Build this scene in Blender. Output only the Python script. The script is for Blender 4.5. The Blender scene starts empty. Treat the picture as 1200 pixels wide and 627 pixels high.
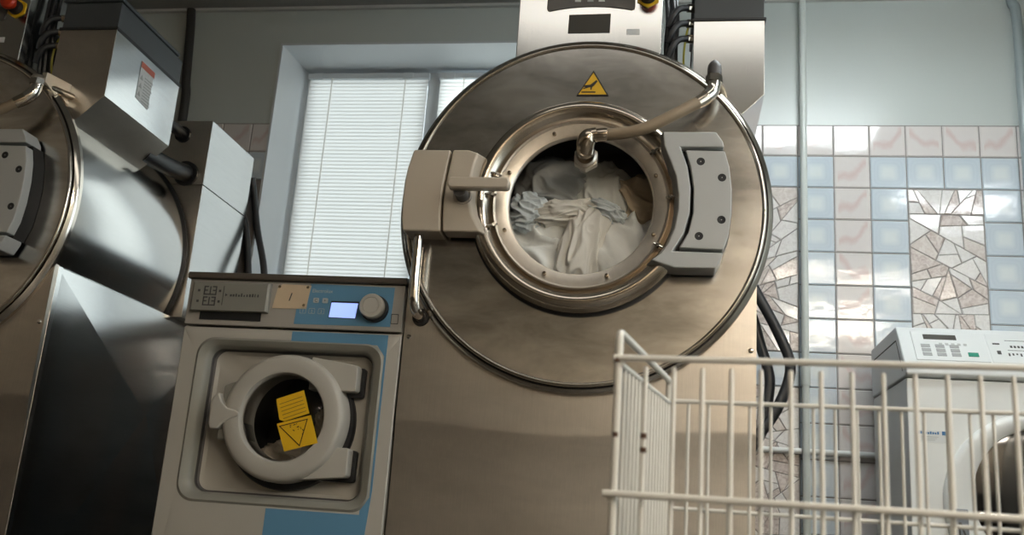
import bpy, bmesh, math, random
from mathutils import Vector, Matrix, noise
random.seed(7)
S = bpy.context.scene
COL = S.collection
PI = math.pi

# ------------------------------------------------------------------ helpers
def root_of(o):
    while o.parent: o = o.parent
    return o

def tag(o, label=None, cat=None, group=None, kind=None):
    if label: o['label'] = label
    if cat: o['category'] = cat
    if group: o['group'] = group
    if kind: o['kind'] = kind
    return o

def empty(name, loc, label=None, cat=None, group=None):
    o = bpy.data.objects.new(name, None)
    o.empty_display_size = 0.05
    COL.objects.link(o); o.location = loc
    return tag(o, label, cat, group)

LOC = {}
def finish(bm, name, mat, parent=None, base=None, bevel=0.0, seg=2, angle=35, smooth=True, subsurf=0):
    """bm holds world coordinates; links ONE mesh object (child of parent when given)."""
    bmesh.ops.remove_doubles(bm, verts=bm.verts, dist=1e-6)
    bmesh.ops.recalc_face_normals(bm, faces=bm.faces)
    if parent is not None:
        r = root_of(parent); off = Vector(LOC.get(r.name, r.location))
    else:
        off = Vector(base) if base is not None else Vector((0, 0, 0))
    for v in bm.verts: v.co -= off
    me = bpy.data.meshes.new(name)
    bm.to_mesh(me); bm.free()
    if smooth:
        for p in me.polygons: p.use_smooth = True
        me.set_sharp_from_angle(angle=math.radians(angle))
    mats = mat if isinstance(mat, (list, tuple)) else [mat]
    for m in mats: me.materials.append(m)
    o = bpy.data.objects.new(name, me)
    COL.objects.link(o)
    if parent is not None: o.parent = parent
    else:
        o.location = off; LOC[o.name] = off.copy()
    if bevel > 0:
        b = o.modifiers.new('Bevel', 'BEVEL'); b.width = bevel; b.segments = seg
        b.limit_method = 'ANGLE'; b.angle_limit = math.radians(40); b.harden_normals = True
    if subsurf:
        s = o.modifiers.new('Sub', 'SUBSURF'); s.levels = subsurf; s.render_levels = subsurf
    return o

def BM(): return bmesh.new()

def box(bm, x0, x1, y0, y1, z0, z1):
    vs = [bm.verts.new((x, y, z)) for z in (z0, z1) for y in (y0, y1) for x in (x0, x1)]
    for f in ((0,1,3,2),(4,6,7,5),(0,4,5,1),(2,3,7,6),(0,2,6,4),(1,5,7,3)):
        bm.faces.new([vs[i] for i in f])
    return bm

def quadface(bm, pts):
    return bm.faces.new([bm.verts.new(p) for p in pts])

def loft(bm, loops, cap0=True, cap1=True, closed=True):
    """loops: list of equal-length lists of 3D points, bridged in turn."""
    L = [[bm.verts.new(p) for p in lp] for lp in loops]
    n = len(L[0])
    for a, b in zip(L, L[1:]):
        for i in range(n if closed else n - 1):
            j = (i + 1) % n
            try: bm.faces.new((a[i], a[j], b[j], b[i]))
            except ValueError: pass
    if cap0: bm.faces.new(L[0])
    if cap1: bm.faces.new(L[-1])
    return L

def prism(bm, poly, y0, y1, poly1=None):
    """poly: (x, z) outline; front at y0, back at y1."""
    loft(bm, [[(x, y0, z) for x, z in poly], [(x, y1, z) for x, z in (poly1 or poly)]])
    return bm

def prism_x(bm, poly, x0, x1):
    loft(bm, [[(x0, y, z) for y, z in poly], [(x1, y, z) for y, z in poly]])
    return bm

def lathe(bm, prof, cx, cz, n=96, cap0=False, cap1=False, a0=0, a1=2*PI):
    """prof: (r, y) pairs turned about the y axis through (cx, cz)."""
    full = abs(a1 - a0 - 2*PI) < 1e-6
    loops = []
    for r, y in prof:
        loops.append([(cx + r*math.cos(a0+(a1-a0)*k/(n if full else n-1)), y, cz + r*math.sin(a0+(a1-a0)*k/(n if full else n-1))) for k in range(n)])
    loft(bm, loops, cap0, cap1, full)
    return bm

def catmull(pts, sub=8):
    P = [Vector(p) for p in pts]
    P = [2*P[0]-P[1]] + P + [2*P[-1]-P[-2]]
    out = []
    for i in range(1, len(P)-2):
        for k in range(sub):
            t = k/sub; p0, p1, p2, p3 = P[i-1], P[i], P[i+1], P[i+2]
            out.append(0.5*((2*p1)+(p2-p0)*t+(2*p0-5*p1+4*p2-p3)*t*t+(3*p1-p0-3*p2+p3)*t**3))
    out.append(P[-2]); return out

def tube(bm, pts, r, n=12, caps=True):
    pts = [Vector(p) for p in pts]
    rs = r if isinstance(r, (list, tuple)) else [r]*len(pts)
    t0 = (pts[1]-pts[0]).normalized()
    up = Vector((0,0,1)) if abs(t0.z) < .9 else Vector((1,0,0))
    nrm = (up - t0*up.dot(t0)).normalized()
    loops = []
    for i, p in enumerate(pts):
        a = pts[max(i-1,0)]; b = pts[min(i+1,len(pts)-1)]
        t = (b-a).normalized()
        nrm = (nrm - t*nrm.dot(t)).normalized()
        bn = t.cross(nrm)
        loops.append([p + (nrm*math.cos(2*PI*k/n)+bn*math.sin(2*PI*k/n))*rs[i] for k in range(n)])
    loft(bm, loops, caps, caps)
    return bm

def rr(cx, cz, w, h, r, k=6, side=0):
    """rounded rectangle outline (x, z), counter-clockwise; side = extra points along each straight side"""
    if side:
        p = rr(cx, cz, w, h, r, k); out = []; n = len(p)
        for i, a in enumerate(p):
            out.append(a)
            if (i+1) % (k+1) == 0:
                b = p[(i+1) % n]
                out += [(a[0]+(b[0]-a[0])*j/(side+1), a[1]+(b[1]-a[1])*j/(side+1)) for j in range(1, side+1)]
        return out
    out = []
    for sx, sz, a in ((1,1,0),(-1,1,PI/2),(-1,-1,PI),(1,-1,1.5*PI)):
        for i in range(k+1):
            t = a + PI/2*i/k
            out.append((cx+sx*(w/2-r)+r*math.cos(t), cz+sz*(h/2-r)+r*math.sin(t)))
    return out

def arc(cx, cz, r, a0, a1, n):
    return [(cx+r*math.cos(math.radians(a0+(a1-a0)*i/(n-1))), cz+r*math.sin(math.radians(a0+(a1-a0)*i/(n-1)))) for i in range(n)]

def text_on_front(bm, s, x, z, y, size, slant=0.0, thick=0.0006):
    cu = bpy.data.curves.new('lettering', 'FONT'); cu.body = s; cu.size = size; cu.extrude = thick/2
    ob = bpy.data.objects.new('lettering', cu); COL.objects.link(ob)
    dg = bpy.context.evaluated_depsgraph_get()
    me = bpy.data.meshes.new_from_object(ob.evaluated_get(dg))
    vs = [bm.verts.new((x+v.co.x+slant*v.co.y, y-v.co.z, z+v.co.y)) for v in me.vertices]
    for p in me.polygons:
        try: bm.faces.new([vs[i] for i in p.vertices])
        except ValueError: pass
    bpy.data.objects.remove(ob); bpy.data.curves.remove(cu); bpy.data.meshes.remove(me)

# ------------------------------------------------------------------ materials
def nodes(name):
    m = bpy.data.materials.new(name); m.use_nodes = True
    nt = m.node_tree; return m, nt, nt.nodes['Principled BSDF']

def N(nt, t, **kw):
    n = nt.nodes.new(t)
    for k, v in kw.items():
        if k in n.inputs: n.inputs[k].default_value = v
        else: setattr(n, k, v)
    return n

def plain(name, col, rough=.45, metal=0.0, spec=.5, bump=0.0, bscale=60, var=0.06, vscale=6, coat=0):
    m, nt, b = nodes(name)
    tc = N(nt, 'ShaderNodeTexCoord')
    nz = N(nt, 'ShaderNodeTexNoise', Scale=vscale, Detail=4.0)
    nt.links.new(tc.outputs['Object'], nz.inputs['Vector'])
    mx = N(nt, 'ShaderNodeMix', data_type='RGBA')
    c = Vector(col)
    mx.inputs[6].default_value = (*(c*(1-var)), 1); mx.inputs[7].default_value = (*(c*(1+var)), 1)
    nt.links.new(nz.outputs['Fac'], mx.inputs[0]); nt.links.new(mx.outputs[2], b.inputs['Base Color'])
    b.inputs['Roughness'].default_value = rough; b.inputs['Metallic'].default_value = metal
    b.inputs['Specular IOR Level'].default_value = spec
    b.inputs['Coat Weight'].default_value = coat
    if bump:
        n2 = N(nt, 'ShaderNodeTexNoise', Scale=bscale, Detail=3.0)
        nt.links.new(tc.outputs['Object'], n2.inputs['Vector'])
        bp = N(nt, 'ShaderNodeBump', Strength=bump, Distance=.002)
        nt.links.new(n2.outputs['Fac'], bp.inputs['Height']); nt.links.new(bp.outputs['Normal'], b.inputs['Normal'])
    return m

def steel(name, col=(.60,.56,.50), rough=.27, brush=(40,40,2), smudge=.12, wave=0.0, bump=.06, wavescale=1.6, streak=.05, stain=0.0):
    m, nt, b = nodes(name)
    tc = N(nt, 'ShaderNodeTexCoord')
    mp = N(nt, 'ShaderNodeMapping'); mp.inputs['Scale'].default_value = brush
    nt.links.new(tc.outputs['Object'], mp.inputs['Vector'])
    fine = N(nt, 'ShaderNodeTexNoise', Scale=9.0, Detail=4.0, Roughness=.6)
    nt.links.new(mp.outputs['Vector'], fine.inputs['Vector'])
    big = N(nt, 'ShaderNodeTexNoise', Scale=6.0, Detail=3.0, Roughness=.5, Distortion=.3)
    nt.links.new(tc.outputs['Object'], big.inputs['Vector'])
    # roughness = base + fine + smudge
    ma = N(nt, 'ShaderNodeMath', operation='MULTIPLY_ADD'); ma.inputs[1].default_value = streak; ma.inputs[2].default_value = rough - streak/2 - smudge/2
    nt.links.new(fine.outputs['Fac'], ma.inputs[0])
    mb = N(nt, 'ShaderNodeMath', operation='MULTIPLY_ADD'); mb.inputs[1].default_value = smudge
    nt.links.new(big.outputs['Fac'], mb.inputs[0]); nt.links.new(ma.outputs[0], mb.inputs[2])
    nt.links.new(mb.outputs[0], b.inputs['Roughness'])
    mx = N(nt, 'ShaderNodeMix', data_type='RGBA')
    c = Vector(col)
    mx.inputs[6].default_value = (*(c*.88), 1); mx.inputs[7].default_value = (*(c*1.10), 1)
    nt.links.new(fine.outputs['Fac'], mx.inputs[0]); last = mx.outputs[2]
    if stain:                                      # wiped-on dull film and hand marks
        mp2 = N(nt, 'ShaderNodeMapping'); mp2.inputs['Rotation'].default_value = (0, .7, 0); mp2.inputs['Scale'].default_value = (1.0, 1.0, 2.6)
        nt.links.new(tc.outputs['Object'], mp2.inputs['Vector'])
        sn = N(nt, 'ShaderNodeTexNoise', Scale=3.2, Detail=6.0, Roughness=.65, Distortion=.4); nt.links.new(mp2.outputs[0], sn.inputs['Vector'])
        sr = N(nt, 'ShaderNodeMapRange'); sr.inputs['From Min'].default_value = .35; sr.inputs['From Max'].default_value = .70
        sr.inputs['To Min'].default_value = 1-stain; sr.inputs['To Max'].default_value = 1+stain
        nt.links.new(sn.outputs['Fac'], sr.inputs['Value'])
        vm = N(nt, 'ShaderNodeVectorMath', operation='SCALE'); nt.links.new(last, vm.inputs[0]); nt.links.new(sr.outputs[0], vm.inputs['Scale']); last = vm.outputs[0]
    nt.links.new(last, b.inputs['Base Color'])
    b.inputs['Metallic'].default_value = 1.0
    bp = N(nt, 'ShaderNodeBump', Strength=bump, Distance=.001)
    nt.links.new(fine.outputs['Fac'], bp.inputs['Height'])
    if wave:
        lw = N(nt, 'ShaderNodeTexNoise', Scale=wavescale, Detail=1.0)
        nt.links.new(tc.outputs['Object'], lw.inputs['Vector'])
        b2 = N(nt, 'ShaderNodeBump', Strength=1.0, Distance=wave)
        nt.links.new(lw.outputs['Fac'], b2.inputs['Height']); nt.links.new(b2.outputs['Normal'], bp.inputs['Normal'])
    nt.links.new(bp.outputs['Normal'], b.inputs['Normal'])
    return m

def emit(name, col, s):
    m, nt, b = nodes(name)
    b.inputs['Base Color'].default_value = (*col, 1); b.inputs['Emission Color'].default_value = (*col, 1)
    b.inputs['Emission Strength'].default_value = s; b.inputs['Roughness'].default_value = .3
    return m

def thin_glass(name, tint=(.97,.98,.98), ior=1.45):
    m = bpy.data.materials.new(name); m.use_nodes = True; nt = m.node_tree; nt.nodes.clear()
    out = N(nt, 'ShaderNodeOutputMaterial'); mix = N(nt, 'ShaderNodeMixShader')
    fr = N(nt, 'ShaderNodeFresnel', IOR=ior); tr = N(nt, 'ShaderNodeBsdfTransparent'); gl = N(nt, 'ShaderNodeBsdfGlossy')
    tr.inputs['Color'].default_value = (*tint, 1); gl.inputs['Roughness'].default_value = .03
    gl.inputs['Color'].default_value = (1,1,1,1)
    nt.links.new(fr.outputs[0], mix.inputs[0]); nt.links.new(tr.outputs[0], mix.inputs[1]); nt.links.new(gl.outputs[0], mix.inputs[2])
    nt.links.new(mix.outputs[0], out.inputs[0]); return m

def blind_mat():
    m = bpy.data.materials.new('blind_white'); m.use_nodes = True; nt = m.node_tree; nt.nodes.clear()
    out = N(nt, 'ShaderNodeOutputMaterial'); mix = N(nt, 'ShaderNodeMixShader'); mix.inputs[0].default_value = .74
    d = N(nt, 'ShaderNodeBsdfDiffuse'); t = N(nt, 'ShaderNodeBsdfTranslucent')
    d.inputs[0].default_value = (.86,.86,.84,1); t.inputs[0].default_value = (.90,.87,.82,1)
    nt.links.new(d.outputs[0], mix.inputs[1]); nt.links.new(t.outputs[0], mix.inputs[2]); nt.links.new(mix.outputs[0], out.inputs[0]); return m

def tile_mat(name, kind):
    m, nt, b = nodes(name)
    uv = N(nt, 'ShaderNodeUVMap'); uv.uv_map = 'UVMap'
    tc = N(nt, 'ShaderNodeTexCoord')
    sep = N(nt, 'ShaderNodeSeparateXYZ'); nt.links.new(uv.outputs[0], sep.inputs[0])
    def M(op, a, bb=None, c=None):
        n = N(nt, 'ShaderNodeMath', operation=op)
        for i, v in enumerate((a, bb, c)):
            if v is None: continue
            if isinstance(v, (int, float)): n.inputs[i].default_value = v
            else: nt.links.new(v, n.inputs[i])
        return n.outputs[0]
    nz = N(nt, 'ShaderNodeTexNoise', Scale=14.0, Detail=4.0); nt.links.new(tc.outputs['Object'], nz.inputs['Vector'])
    if kind == 'blue':
        u = M('ABSOLUTE', M('SUBTRACT', sep.outputs[0], .5)); v = M('ABSOLUTE', M('SUBTRACT', sep.outputs[1], .5))
        d = M('POWER', M('ADD', M('POWER', u, 5.0), M('POWER', v, 5.0)), .2)
        d = M('ADD', d, M('MULTIPLY', M('SUBTRACT', nz.outputs['Fac'], .5), .05))
        cr = N(nt, 'ShaderNodeValToRGB'); nt.links.new(d, cr.inputs[0])
        e = cr.color_ramp.elements
        e[0].position = .12; e[0].color = (0.750,0.803,0.819,1); e[1].position = .5; e[1].color = (0.604,0.686,0.754,1)
        for p, c in ((.24,(0.665,0.733,0.778,1)),(.30,(0.599,0.674,0.734,1)),(.34,(0.623,0.698,0.758,1)),(.40,(0.588,0.663,0.731,1)),(.44,(0.623,0.698,0.758,1))):
            x = e.new(p); x.color = c
        nt.links.new(cr.outputs[0], b.inputs['Base Color'])
    elif kind == 'pink':
        # a diagonal S-shaped vein
        w = M('MULTIPLY', M('SINE', M('MULTIPLY', sep.outputs[0], 9.0)), .10)
        line = M('ADD', M('MULTIPLY_ADD', sep.outputs[0], .62, .17), w)
        d = M('ABSOLUTE', M('SUBTRACT', M('ADD', sep.outputs[1], M('MULTIPLY', M('SUBTRACT', nz.outputs['Fac'], .5), .45)), line))
        edge = M('ABSOLUTE', M('SUBTRACT', sep.outputs[0], .5))
        d = M('ADD', d, M('MULTIPLY', M('GREATER_THAN', edge, .40), .3))
        cr = N(nt, 'ShaderNodeValToRGB'); nt.links.new(d, cr.inputs[0])
        e = cr.color_ramp.elements
        e[0].position = .0; e[0].color = (0.696,0.572,0.552,1); e[1].position = .20; e[1].color = (0.760,0.715,0.696,1)
        x = e.new(.07); x.color = (0.715,0.611,0.592,1)
        nt.links.new(cr.outputs[0], b.inputs['Base Color'])
    else:
        col = {'shard_white': ((0.780,0.754,0.734),(0.884,0.865,0.845)), 'shard_marble': ((0.520,0.436,0.403),(0.780,0.715,0.676)), 'shard_beige': ((0.650,0.585,0.546),(0.780,0.728,0.689))}[kind]
        n2 = N(nt, 'ShaderNodeTexNoise', Scale=34.0, Detail=6.0, Distortion=2.0); nt.links.new(tc.outputs['Object'], n2.inputs['Vector'])
        cr = N(nt, 'ShaderNodeValToRGB'); nt.links.new(n2.outputs['Fac'], cr.inputs[0])
        e = cr.color_ramp.elements; e[0].position = .35; e[0].color = (*col[0],1); e[1].position = .62; e[1].color = (*col[1],1)
        nt.links.new(cr.outputs[0], b.inputs['Base Color'])
    b.inputs['Roughness'].default_value = .09
    bp = N(nt, 'ShaderNodeBump', Strength=.15, Distance=.004)
    n3 = N(nt, 'ShaderNodeTexNoise', Scale=22.0, Detail=2.0); nt.links.new(tc.outputs['Object'], n3.inputs['Vector'])
    nt.links.new(n3.outputs['Fac'], bp.inputs['Height']); nt.links.new(bp.outputs['Normal'], b.inputs['Normal'])
    return m

M_front  = steel('front_steel', (.73,.675,.60), .36, (45,45,1.2), .06, wave=.004, stain=.08)
M_disc   = steel('disc_steel', (.67,.64,.595), .21, (1.2,1.2,1.2), .05, wave=.0015, wavescale=3, stain=.30, streak=.04)
M_side   = steel('side_steel', (.66,.67,.67), .16, (1.2,1.2,30), .08, wave=.004)
M_shell  = steel('shell_steel', (.64,.64,.63), .18, (60,1.2,60), .04)
M_ring   = steel('polished_ring', (.60,.53,.44), .20, (3,3,3), .08)
M_rim    = steel('rim_steel', (.62,.57,.50), .16, (3,3,3), .06)
M_frame  = steel('glass_frame_steel', (.68,.625,.55), .36, (6,6,6), .05)
M_bright = steel('panel_steel', (.70,.69,.66), .20, (40,40,1.2), .04)
M_chrome = steel('chrome', (.72,.68,.62), .10, (2,2,2), .06)
M_brass  = steel('fitting_metal', (.56,.48,.38), .18, (6,6,6), .08)
M_dark   = plain('dark_gap', (.012,.012,.012), .6)
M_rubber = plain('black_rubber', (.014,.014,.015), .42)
M_cast_l = plain('latch_paint', (.52,.45,.36), .42, var=.05, bump=.1, bscale=220)
M_cast_r = plain('hinge_paint', (.45,.455,.44), .42, var=.05, bump=.1, bscale=220)
M_hose   = plain('braided_hose', (.27,.205,.135), .48, metal=.25, bump=.5, bscale=420)
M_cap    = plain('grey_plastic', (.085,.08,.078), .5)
M_lid    = plain('charcoal_paint', (.060,.066,.070), .42)
M_yellow = plain('warning_yellow', (.78,.46,.015), .45, var=.05)
M_black  = plain('print_black', (.012,.010,.010), .5)
M_red    = plain('stop_red', (.60,.045,.012), .35)
M_white  = plain('white_plastic', (.66,.67,.66), .4)
M_padgr  = plain('keypad_grey', (.115,.105,.095), .45)
M_padbr  = plain('plate_dark_olive', (.040,.036,.026), .5)
M_stk    = plain('worn_sticker', (.74,.75,.75), .6, var=.15, vscale=80)
M_drum   = steel('drum_inside', (.24,.22,.20), .34, (3,3,3), .1)
M_paint  = plain('wall_paint', (.565,.605,.585), .30, var=.05, vscale=2.0, bump=.25, bscale=7)
M_grout  = plain('tile_grout', (.27,.25,.235), .8)
M_tan    = plain('tan_wall', (.66,.58,.47), .7)
M_dado   = plain('brown_dado', (.07,.055,.042), .5)
M_ceil   = plain('ceiling_white', (.36,.355,.34), .8)
M_floor  = plain('floor_tile', (.10,.085,.068), .4)
M_pvc    = plain('window_plastic', (.66,.69,.71), .35, var=.02)
M_blind  = blind_mat()
M_glassd = thin_glass('door_glass', ior=1.28)
M_pane   = thin_glass('window_glass', (.97,.98,.98))
M_greyw  = plain('washer_grey', (0.445,0.421,0.371), .42, var=.03)
M_greyp  = plain('washer_panel_grey', (0.372,0.348,0.308), .42, var=.03)
M_draw   = plain('drawer_grey', (0.233,0.227,0.200), .42, var=.03)
M_bezel  = plain('bezel_grey', (0.257,0.251,0.219), .40, var=.03)
M_wtop   = plain('washer_top', (.115,.095,.075), .35, metal=.3)
M_blue   = plain('washer_blue', (.115,.27,.42), .42, var=.04)
M_screen = emit('screen_glow', (.36,.50,.95), .95)
M_paper  = plain('paper_label', (.60,.47,.32), .7, var=.06, vscale=30)
M_ink    = plain('grey_print', (.055,.055,.052), .6)
M_pale   = plain('pale_print', (.45,.47,.46), .6)
M_enamel = plain('white_enamel', (.84,.86,.84), .28, var=.02)
M_enam2  = plain('panel_white', (.74,.77,.765), .30, var=.02)
M_green  = plain('green_key', (.02,.26,.17), .4)
M_bluest = plain('sticker_blue', (.05,.18,.38), .5)
M_wire   = plain('cream_wire', (.74,.73,.68), .34, var=.05, vscale=40)
M_rust   = plain('rust', (.10,.05,.03), .8, var=.3, vscale=300)
M_pipe   = plain('pipe_paint', (.64,.68,.65), .32, var=.06, vscale=25)
M_pipeg  = plain('grey_pipe_paint', (.30,.35,.36), .35, var=.06, vscale=25)
M_pipeb  = plain('black_pipe', (.03,.027,.024), .5)
M_floorcast = plain('castor_grey', (.08,.08,.08), .5)
M_wtrim  = plain('trim_paint', (.62,.62,.60), .4)

# ------------------------------------------------------------------ camera (a person crouching in front of the machines)
R = [[0.98608, 0.15089, 0.06987], [0.02762, 0.26576, -0.96364], [-0.16398, 0.95216, 0.25789]]
cam = bpy.data.cameras.new('camera'); co = bpy.data.objects.new('camera', cam); COL.objects.link(co)
rx, dn, fw = (Vector(r) for r in R)
mw = Matrix((rx, -dn, -fw)).transposed().to_4x4(); mw.translation = (0, 0, .55)
co.matrix_world = mw
cam.sensor_width = 36; cam.sensor_fit = 'HORIZONTAL'; cam.lens = 36*1124.76/1200; cam.clip_start = .05
cam.dof.use_dof = True; cam.dof.focus_distance = 3.05; cam.dof.aperture_fstop = 5.0
S.camera = co

# ------------------------------------------------------------------ room
XL, XR, YF, YB, ZC = -4.6, 2.6, -3.4, 4.45, 3.19
WX0, WX1, WZ0, WZ1 = -2.107, -.55, 1.47, 2.962
TT = 2.507                       # top of the tiles
def struct(o): return tag(o, kind='structure')

bm = BM(); box(bm, XL-.1, XR+.1, YF-.1, YB+.5, -.1, 0); struct(finish(bm, 'floor', M_floor, smooth=False))
bm = BM(); box(bm, XL-.1, XR+.1, YF-.1, YB+.5, ZC, ZC+.1); struct(finish(bm, 'ceiling', M_ceil, smooth=False))
# back wall: paint above, tiles below, a window opening
bm = BM()
T = .40
box(bm, XL, WX0, YB, YB+T, 0, ZC); box(bm, WX1, XR, YB, YB+T, 0, ZC)
box(bm, WX0, WX1, YB, YB+T, 0, WZ0); box(bm, WX0, WX1, YB, YB+T, WZ1, ZC)
for f in bm.faces: f.material_index = 0
tiles = BM()
uvl = bm.loops.layers.uv.new('UVMap')
def tile_quad(x0, x1, z0, z1, mi, rot):
    g = .0022; e = .004; dpt = .006
    tx, tz = random.uniform(-.0012,.0012), random.uniform(-.0012,.0012)
    def Y(x, z): return YB - dpt + tx*((x-x0)/(x1-x0)-.5) + tz*((z-z0)/(z1-z0)-.5)
    o = [(x0+g, YB-.001, z0+g), (x1-g, YB-.001, z0+g), (x1-g, YB-.001, z1-g), (x0+g, YB-.001, z1-g)]
    i = [(x0+g+e, Y(x0,z0), z0+g+e), (x1-g-e, Y(x1,z0), z0+g+e), (x1-g-e, Y(x1,z1), z1-g-e), (x0+g+e, Y(x0,z1), z1-g-e)]
    vo = [bm.verts.new(p) for p in o]; vi = [bm.verts.new(p) for p in i]
    uvs = [(0,0),(1,0),(1,1),(0,1)]
    if rot == 1: uvs = [(1,0),(0,0),(0,1),(1,1)]
    f = bm.faces.new(vi); f.material_index = mi
    for l, u in zip(f.loops, uvs): l[uvl].uv = (u[0]*.94+.03, u[1]*.94+.03)
    for k in range(4):
        f = bm.faces.new((vo[k], vo[(k+1)%4], vi[(k+1)%4], vi[k])); f.material_index = mi
        a, b_ = uvs[k], uvs[(k+1)%4]
        for l, u in zip(f.loops, (a, b_, b_, a)): l[uvl].uv = u
def clip(poly, px, pz, nx, nz):
    out = []
    for k in range(len(poly)):
        a, b_ = poly[k], poly[(k+1)%len(poly)]
        da = (a[0]-px)*nx+(a[1]-pz)*nz; db = (b_[0]-px)*nx+(b_[1]-pz)*nz
        if da <= 0: out.append(a)
        if (da < 0 < db) or (db < 0 < da):
            t = da/(da-db); out.append((a[0]+(b_[0]-a[0])*t, a[1]+(b_[1]-a[1])*t))
    return out
def area(p): return abs(sum(p[k][0]*p[(k+1)%len(p)][1]-p[(k+1)%len(p)][0]*p[k][1] for k in range(len(p))))/2
def shatter(poly, out):
    A_ = area(poly)
    if A_ < random.uniform(.0035, .0110): out.append(poly); return
    cx = sum(a for a,_ in poly)/len(poly); cz = sum(b_ for _,b_ in poly)/len(poly)
    w = max(a for a,_ in poly)-min(a for a,_ in poly); h = max(b_ for _,b_ in poly)-min(b_ for _,b_ in poly)
    ang = (PI/2 if h > w else 0) + random.uniform(-.75, .75)
    px, pz = cx+random.uniform(-.16,.16)*w, cz+random.uniform(-.16,.16)*h
    nx, nz = math.cos(ang), math.sin(ang)
    for s_ in (1, -1):
        q = clip(poly, px, pz, nx*s_, nz*s_)
        if len(q) >= 3: shatter(q, out)
def mosaic(x0, x1, z0, z1):
    L = []
    shatter([(x0+.002,z0+.002),(x1-.002,z0+.002),(x1-.002,z1-.002),(x0+.002,z1-.002)], L)
    for poly in L:
        mi = random.choice((3,3,3,4,4,5))
        tx, tz = random.uniform(-.022,.022), random.uniform(-.022,.022)
        cx = sum(a for a,_ in poly)/len(poly); cz = sum(b_ for _,b_ in poly)/len(poly)
        g = random.uniform(.0012,.0026); sz = math.sqrt(area(poly))/2
        k0, k1 = 1-g/sz*.8, 1-(g+.0016)/sz
        vo = [bm.verts.new((cx+(a-cx)*k0, YB-.0012, cz+(b_-cz)*k0)) for a, b_ in poly]
        vi = [bm.verts.new((cx+(a-cx)*k1, YB-.0055+tx*(a-cx)+tz*(b_-cz), cz+(b_-cz)*k1)) for a, b_ in poly]
        f = bm.faces.new(vi); f.material_index = mi
        for l in f.loops: l[uvl].uv = (.5,.5)
        for k in range(len(vi)):
            f = bm.faces.new((vo[k], vo[(k+1)%len(vi)], vi[(k+1)%len(vi)], vi[k])); f.material_index = mi
            for l in f.loops: l[uvl].uv = (.5,.5)
TW, TH, TX0 = .1645, .159, .746
# grout bed in front of the paint
for a, b_ in ((XL+.05, WX0), (WX1, XR-.05)):
    f = quadface(bm, [(a, YB-.001, .02), (b_, YB-.001, .02), (b_, YB-.001, TT+.002), (a, YB-.001, TT+.002)]); f.material_index = 6
f = quadface(bm, [(WX0, YB-.001, .02), (WX1, YB-.001, .02), (WX1, YB-.001, WZ0-.04), (WX0, YB-.001, WZ0-.04)]); f.material_index = 6
for c in range(-30, 17):
    x0 = TX0+c*TW; x1 = x0+TW
    if x0 < XL+.05 or x1 > XR-.05: continue
    cc = c % 5
    for r_ in range(15):
        z1 = TT-r_*TH; z0 = z1-TH
        a, b_ = x0, x1
        if z1 > WZ0-.04:
            if a < WX0 < b_: b_ = WX0
            elif a >= WX0 and b_ <= WX1: continue
            elif a < WX1 < b_: a = WX1
        ph = r_ % 6
        if r_ == 0 or cc == 0: tile_quad(a, b_, z0, z1, 1, (r_+c+random.randint(0,1)) % 2 if r_ else int(c in (2,3)))
        elif cc in (1, 4) or ph == 1: tile_quad(a, b_, z0, z1, 2, 0)
    if cc == 2 and x1+TW < XR-.05:
        for top in (2, 8):
            zt = TT-top*TH; zb = zt-5*TH if top == 2 else .06
            if x0 < WX1 and x1+TW > WX0 and zt > WZ0: 
                if x1+TW <= WX0 or x0 >= WX1: pass
                elif zb < WZ0-.05: mosaic(x0, x1+TW, max(.03, zb), min(zt, WZ0-.05)); continue
                else: continue
            mosaic(x0, x1+TW, zb, zt)
MT = [M_paint, tile_mat('pink_tile','pink'), tile_mat('blue_tile','blue'), tile_mat('shard_white','shard_white'), tile_mat('shard_marble','shard_marble'), tile_mat('shard_beige','shard_beige'), M_grout]
# (no merging of tile corners with the wall: finish() merges only coincident points)
struct(finish(bm, 'wall_back', MT, smooth=False))
bm = BM(); box(bm, XL-.1, XL, YF, YB+T, 1.30, ZC); n0 = len(bm.faces); box(bm, XL-.1, XL, YF, YB+T, 0, 1.30); bm.faces.ensure_lookup_table()
for f in bm.faces[n0:]: f.material_index = 1
struct(finish(bm, 'wall_left', [plain('brown_wall', (.54,.46,.37), .6), M_dado], smooth=False))
bm = BM()
box(bm, XL-.1, XR+.1, YF-.1, YF, 1.30, ZC); n0 = len(bm.faces)
box(bm, XL-.1, XR+.1, YF-.1, YF, 0, 1.30); bm.faces.ensure_lookup_table()
for f in bm.faces[n0:]: f.material_index = 1
struct(finish(bm, 'wall_front', [M_tan, M_dado], smooth=False))
# right wall with the large window that lights the room
RY0, RY1, RZ0, RZ1 = .6, 2.6, 1.0, 2.9
bm = BM()
box(bm, XR, XR+.25, YF, RY0, 0, ZC); box(bm, XR, XR+.25, RY1, YB+T, 0, ZC)
box(bm, XR, XR+.25, RY0, RY1, 0, RZ0); box(bm, XR, XR+.25, RY0, RY1, RZ1, ZC)
struct(finish(bm, 'wall_right', M_paint, smooth=False))
w2 = empty('window_2', (XR+.12, (RY0+RY1)/2, RZ0)); tag(w2, kind='structure')
bm = BM()
for y0, y1 in ((RY0, RY0+.06), ((RY0+RY1)/2-.04, (RY0+RY1)/2+.04), (RY1-.06, RY1)): box(bm, XR+.1, XR+.16, y0, y1, RZ0, RZ1)
box(bm, XR+.1, XR+.16, RY0, RY1, RZ0, RZ0+.06); box(bm, XR+.1, XR+.16, RY0, RY1, RZ1-.06, RZ1)
finish(bm, 'window_frame', M_pvc, w2)
bm = BM(); quadface(bm, [(XR+.13, RY0, RZ0), (XR+.13, RY1, RZ0), (XR+.13, RY1, RZ1), (XR+.13, RY0, RZ1)]); finish(bm, 'window_pane', M_pane, w2)
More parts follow.
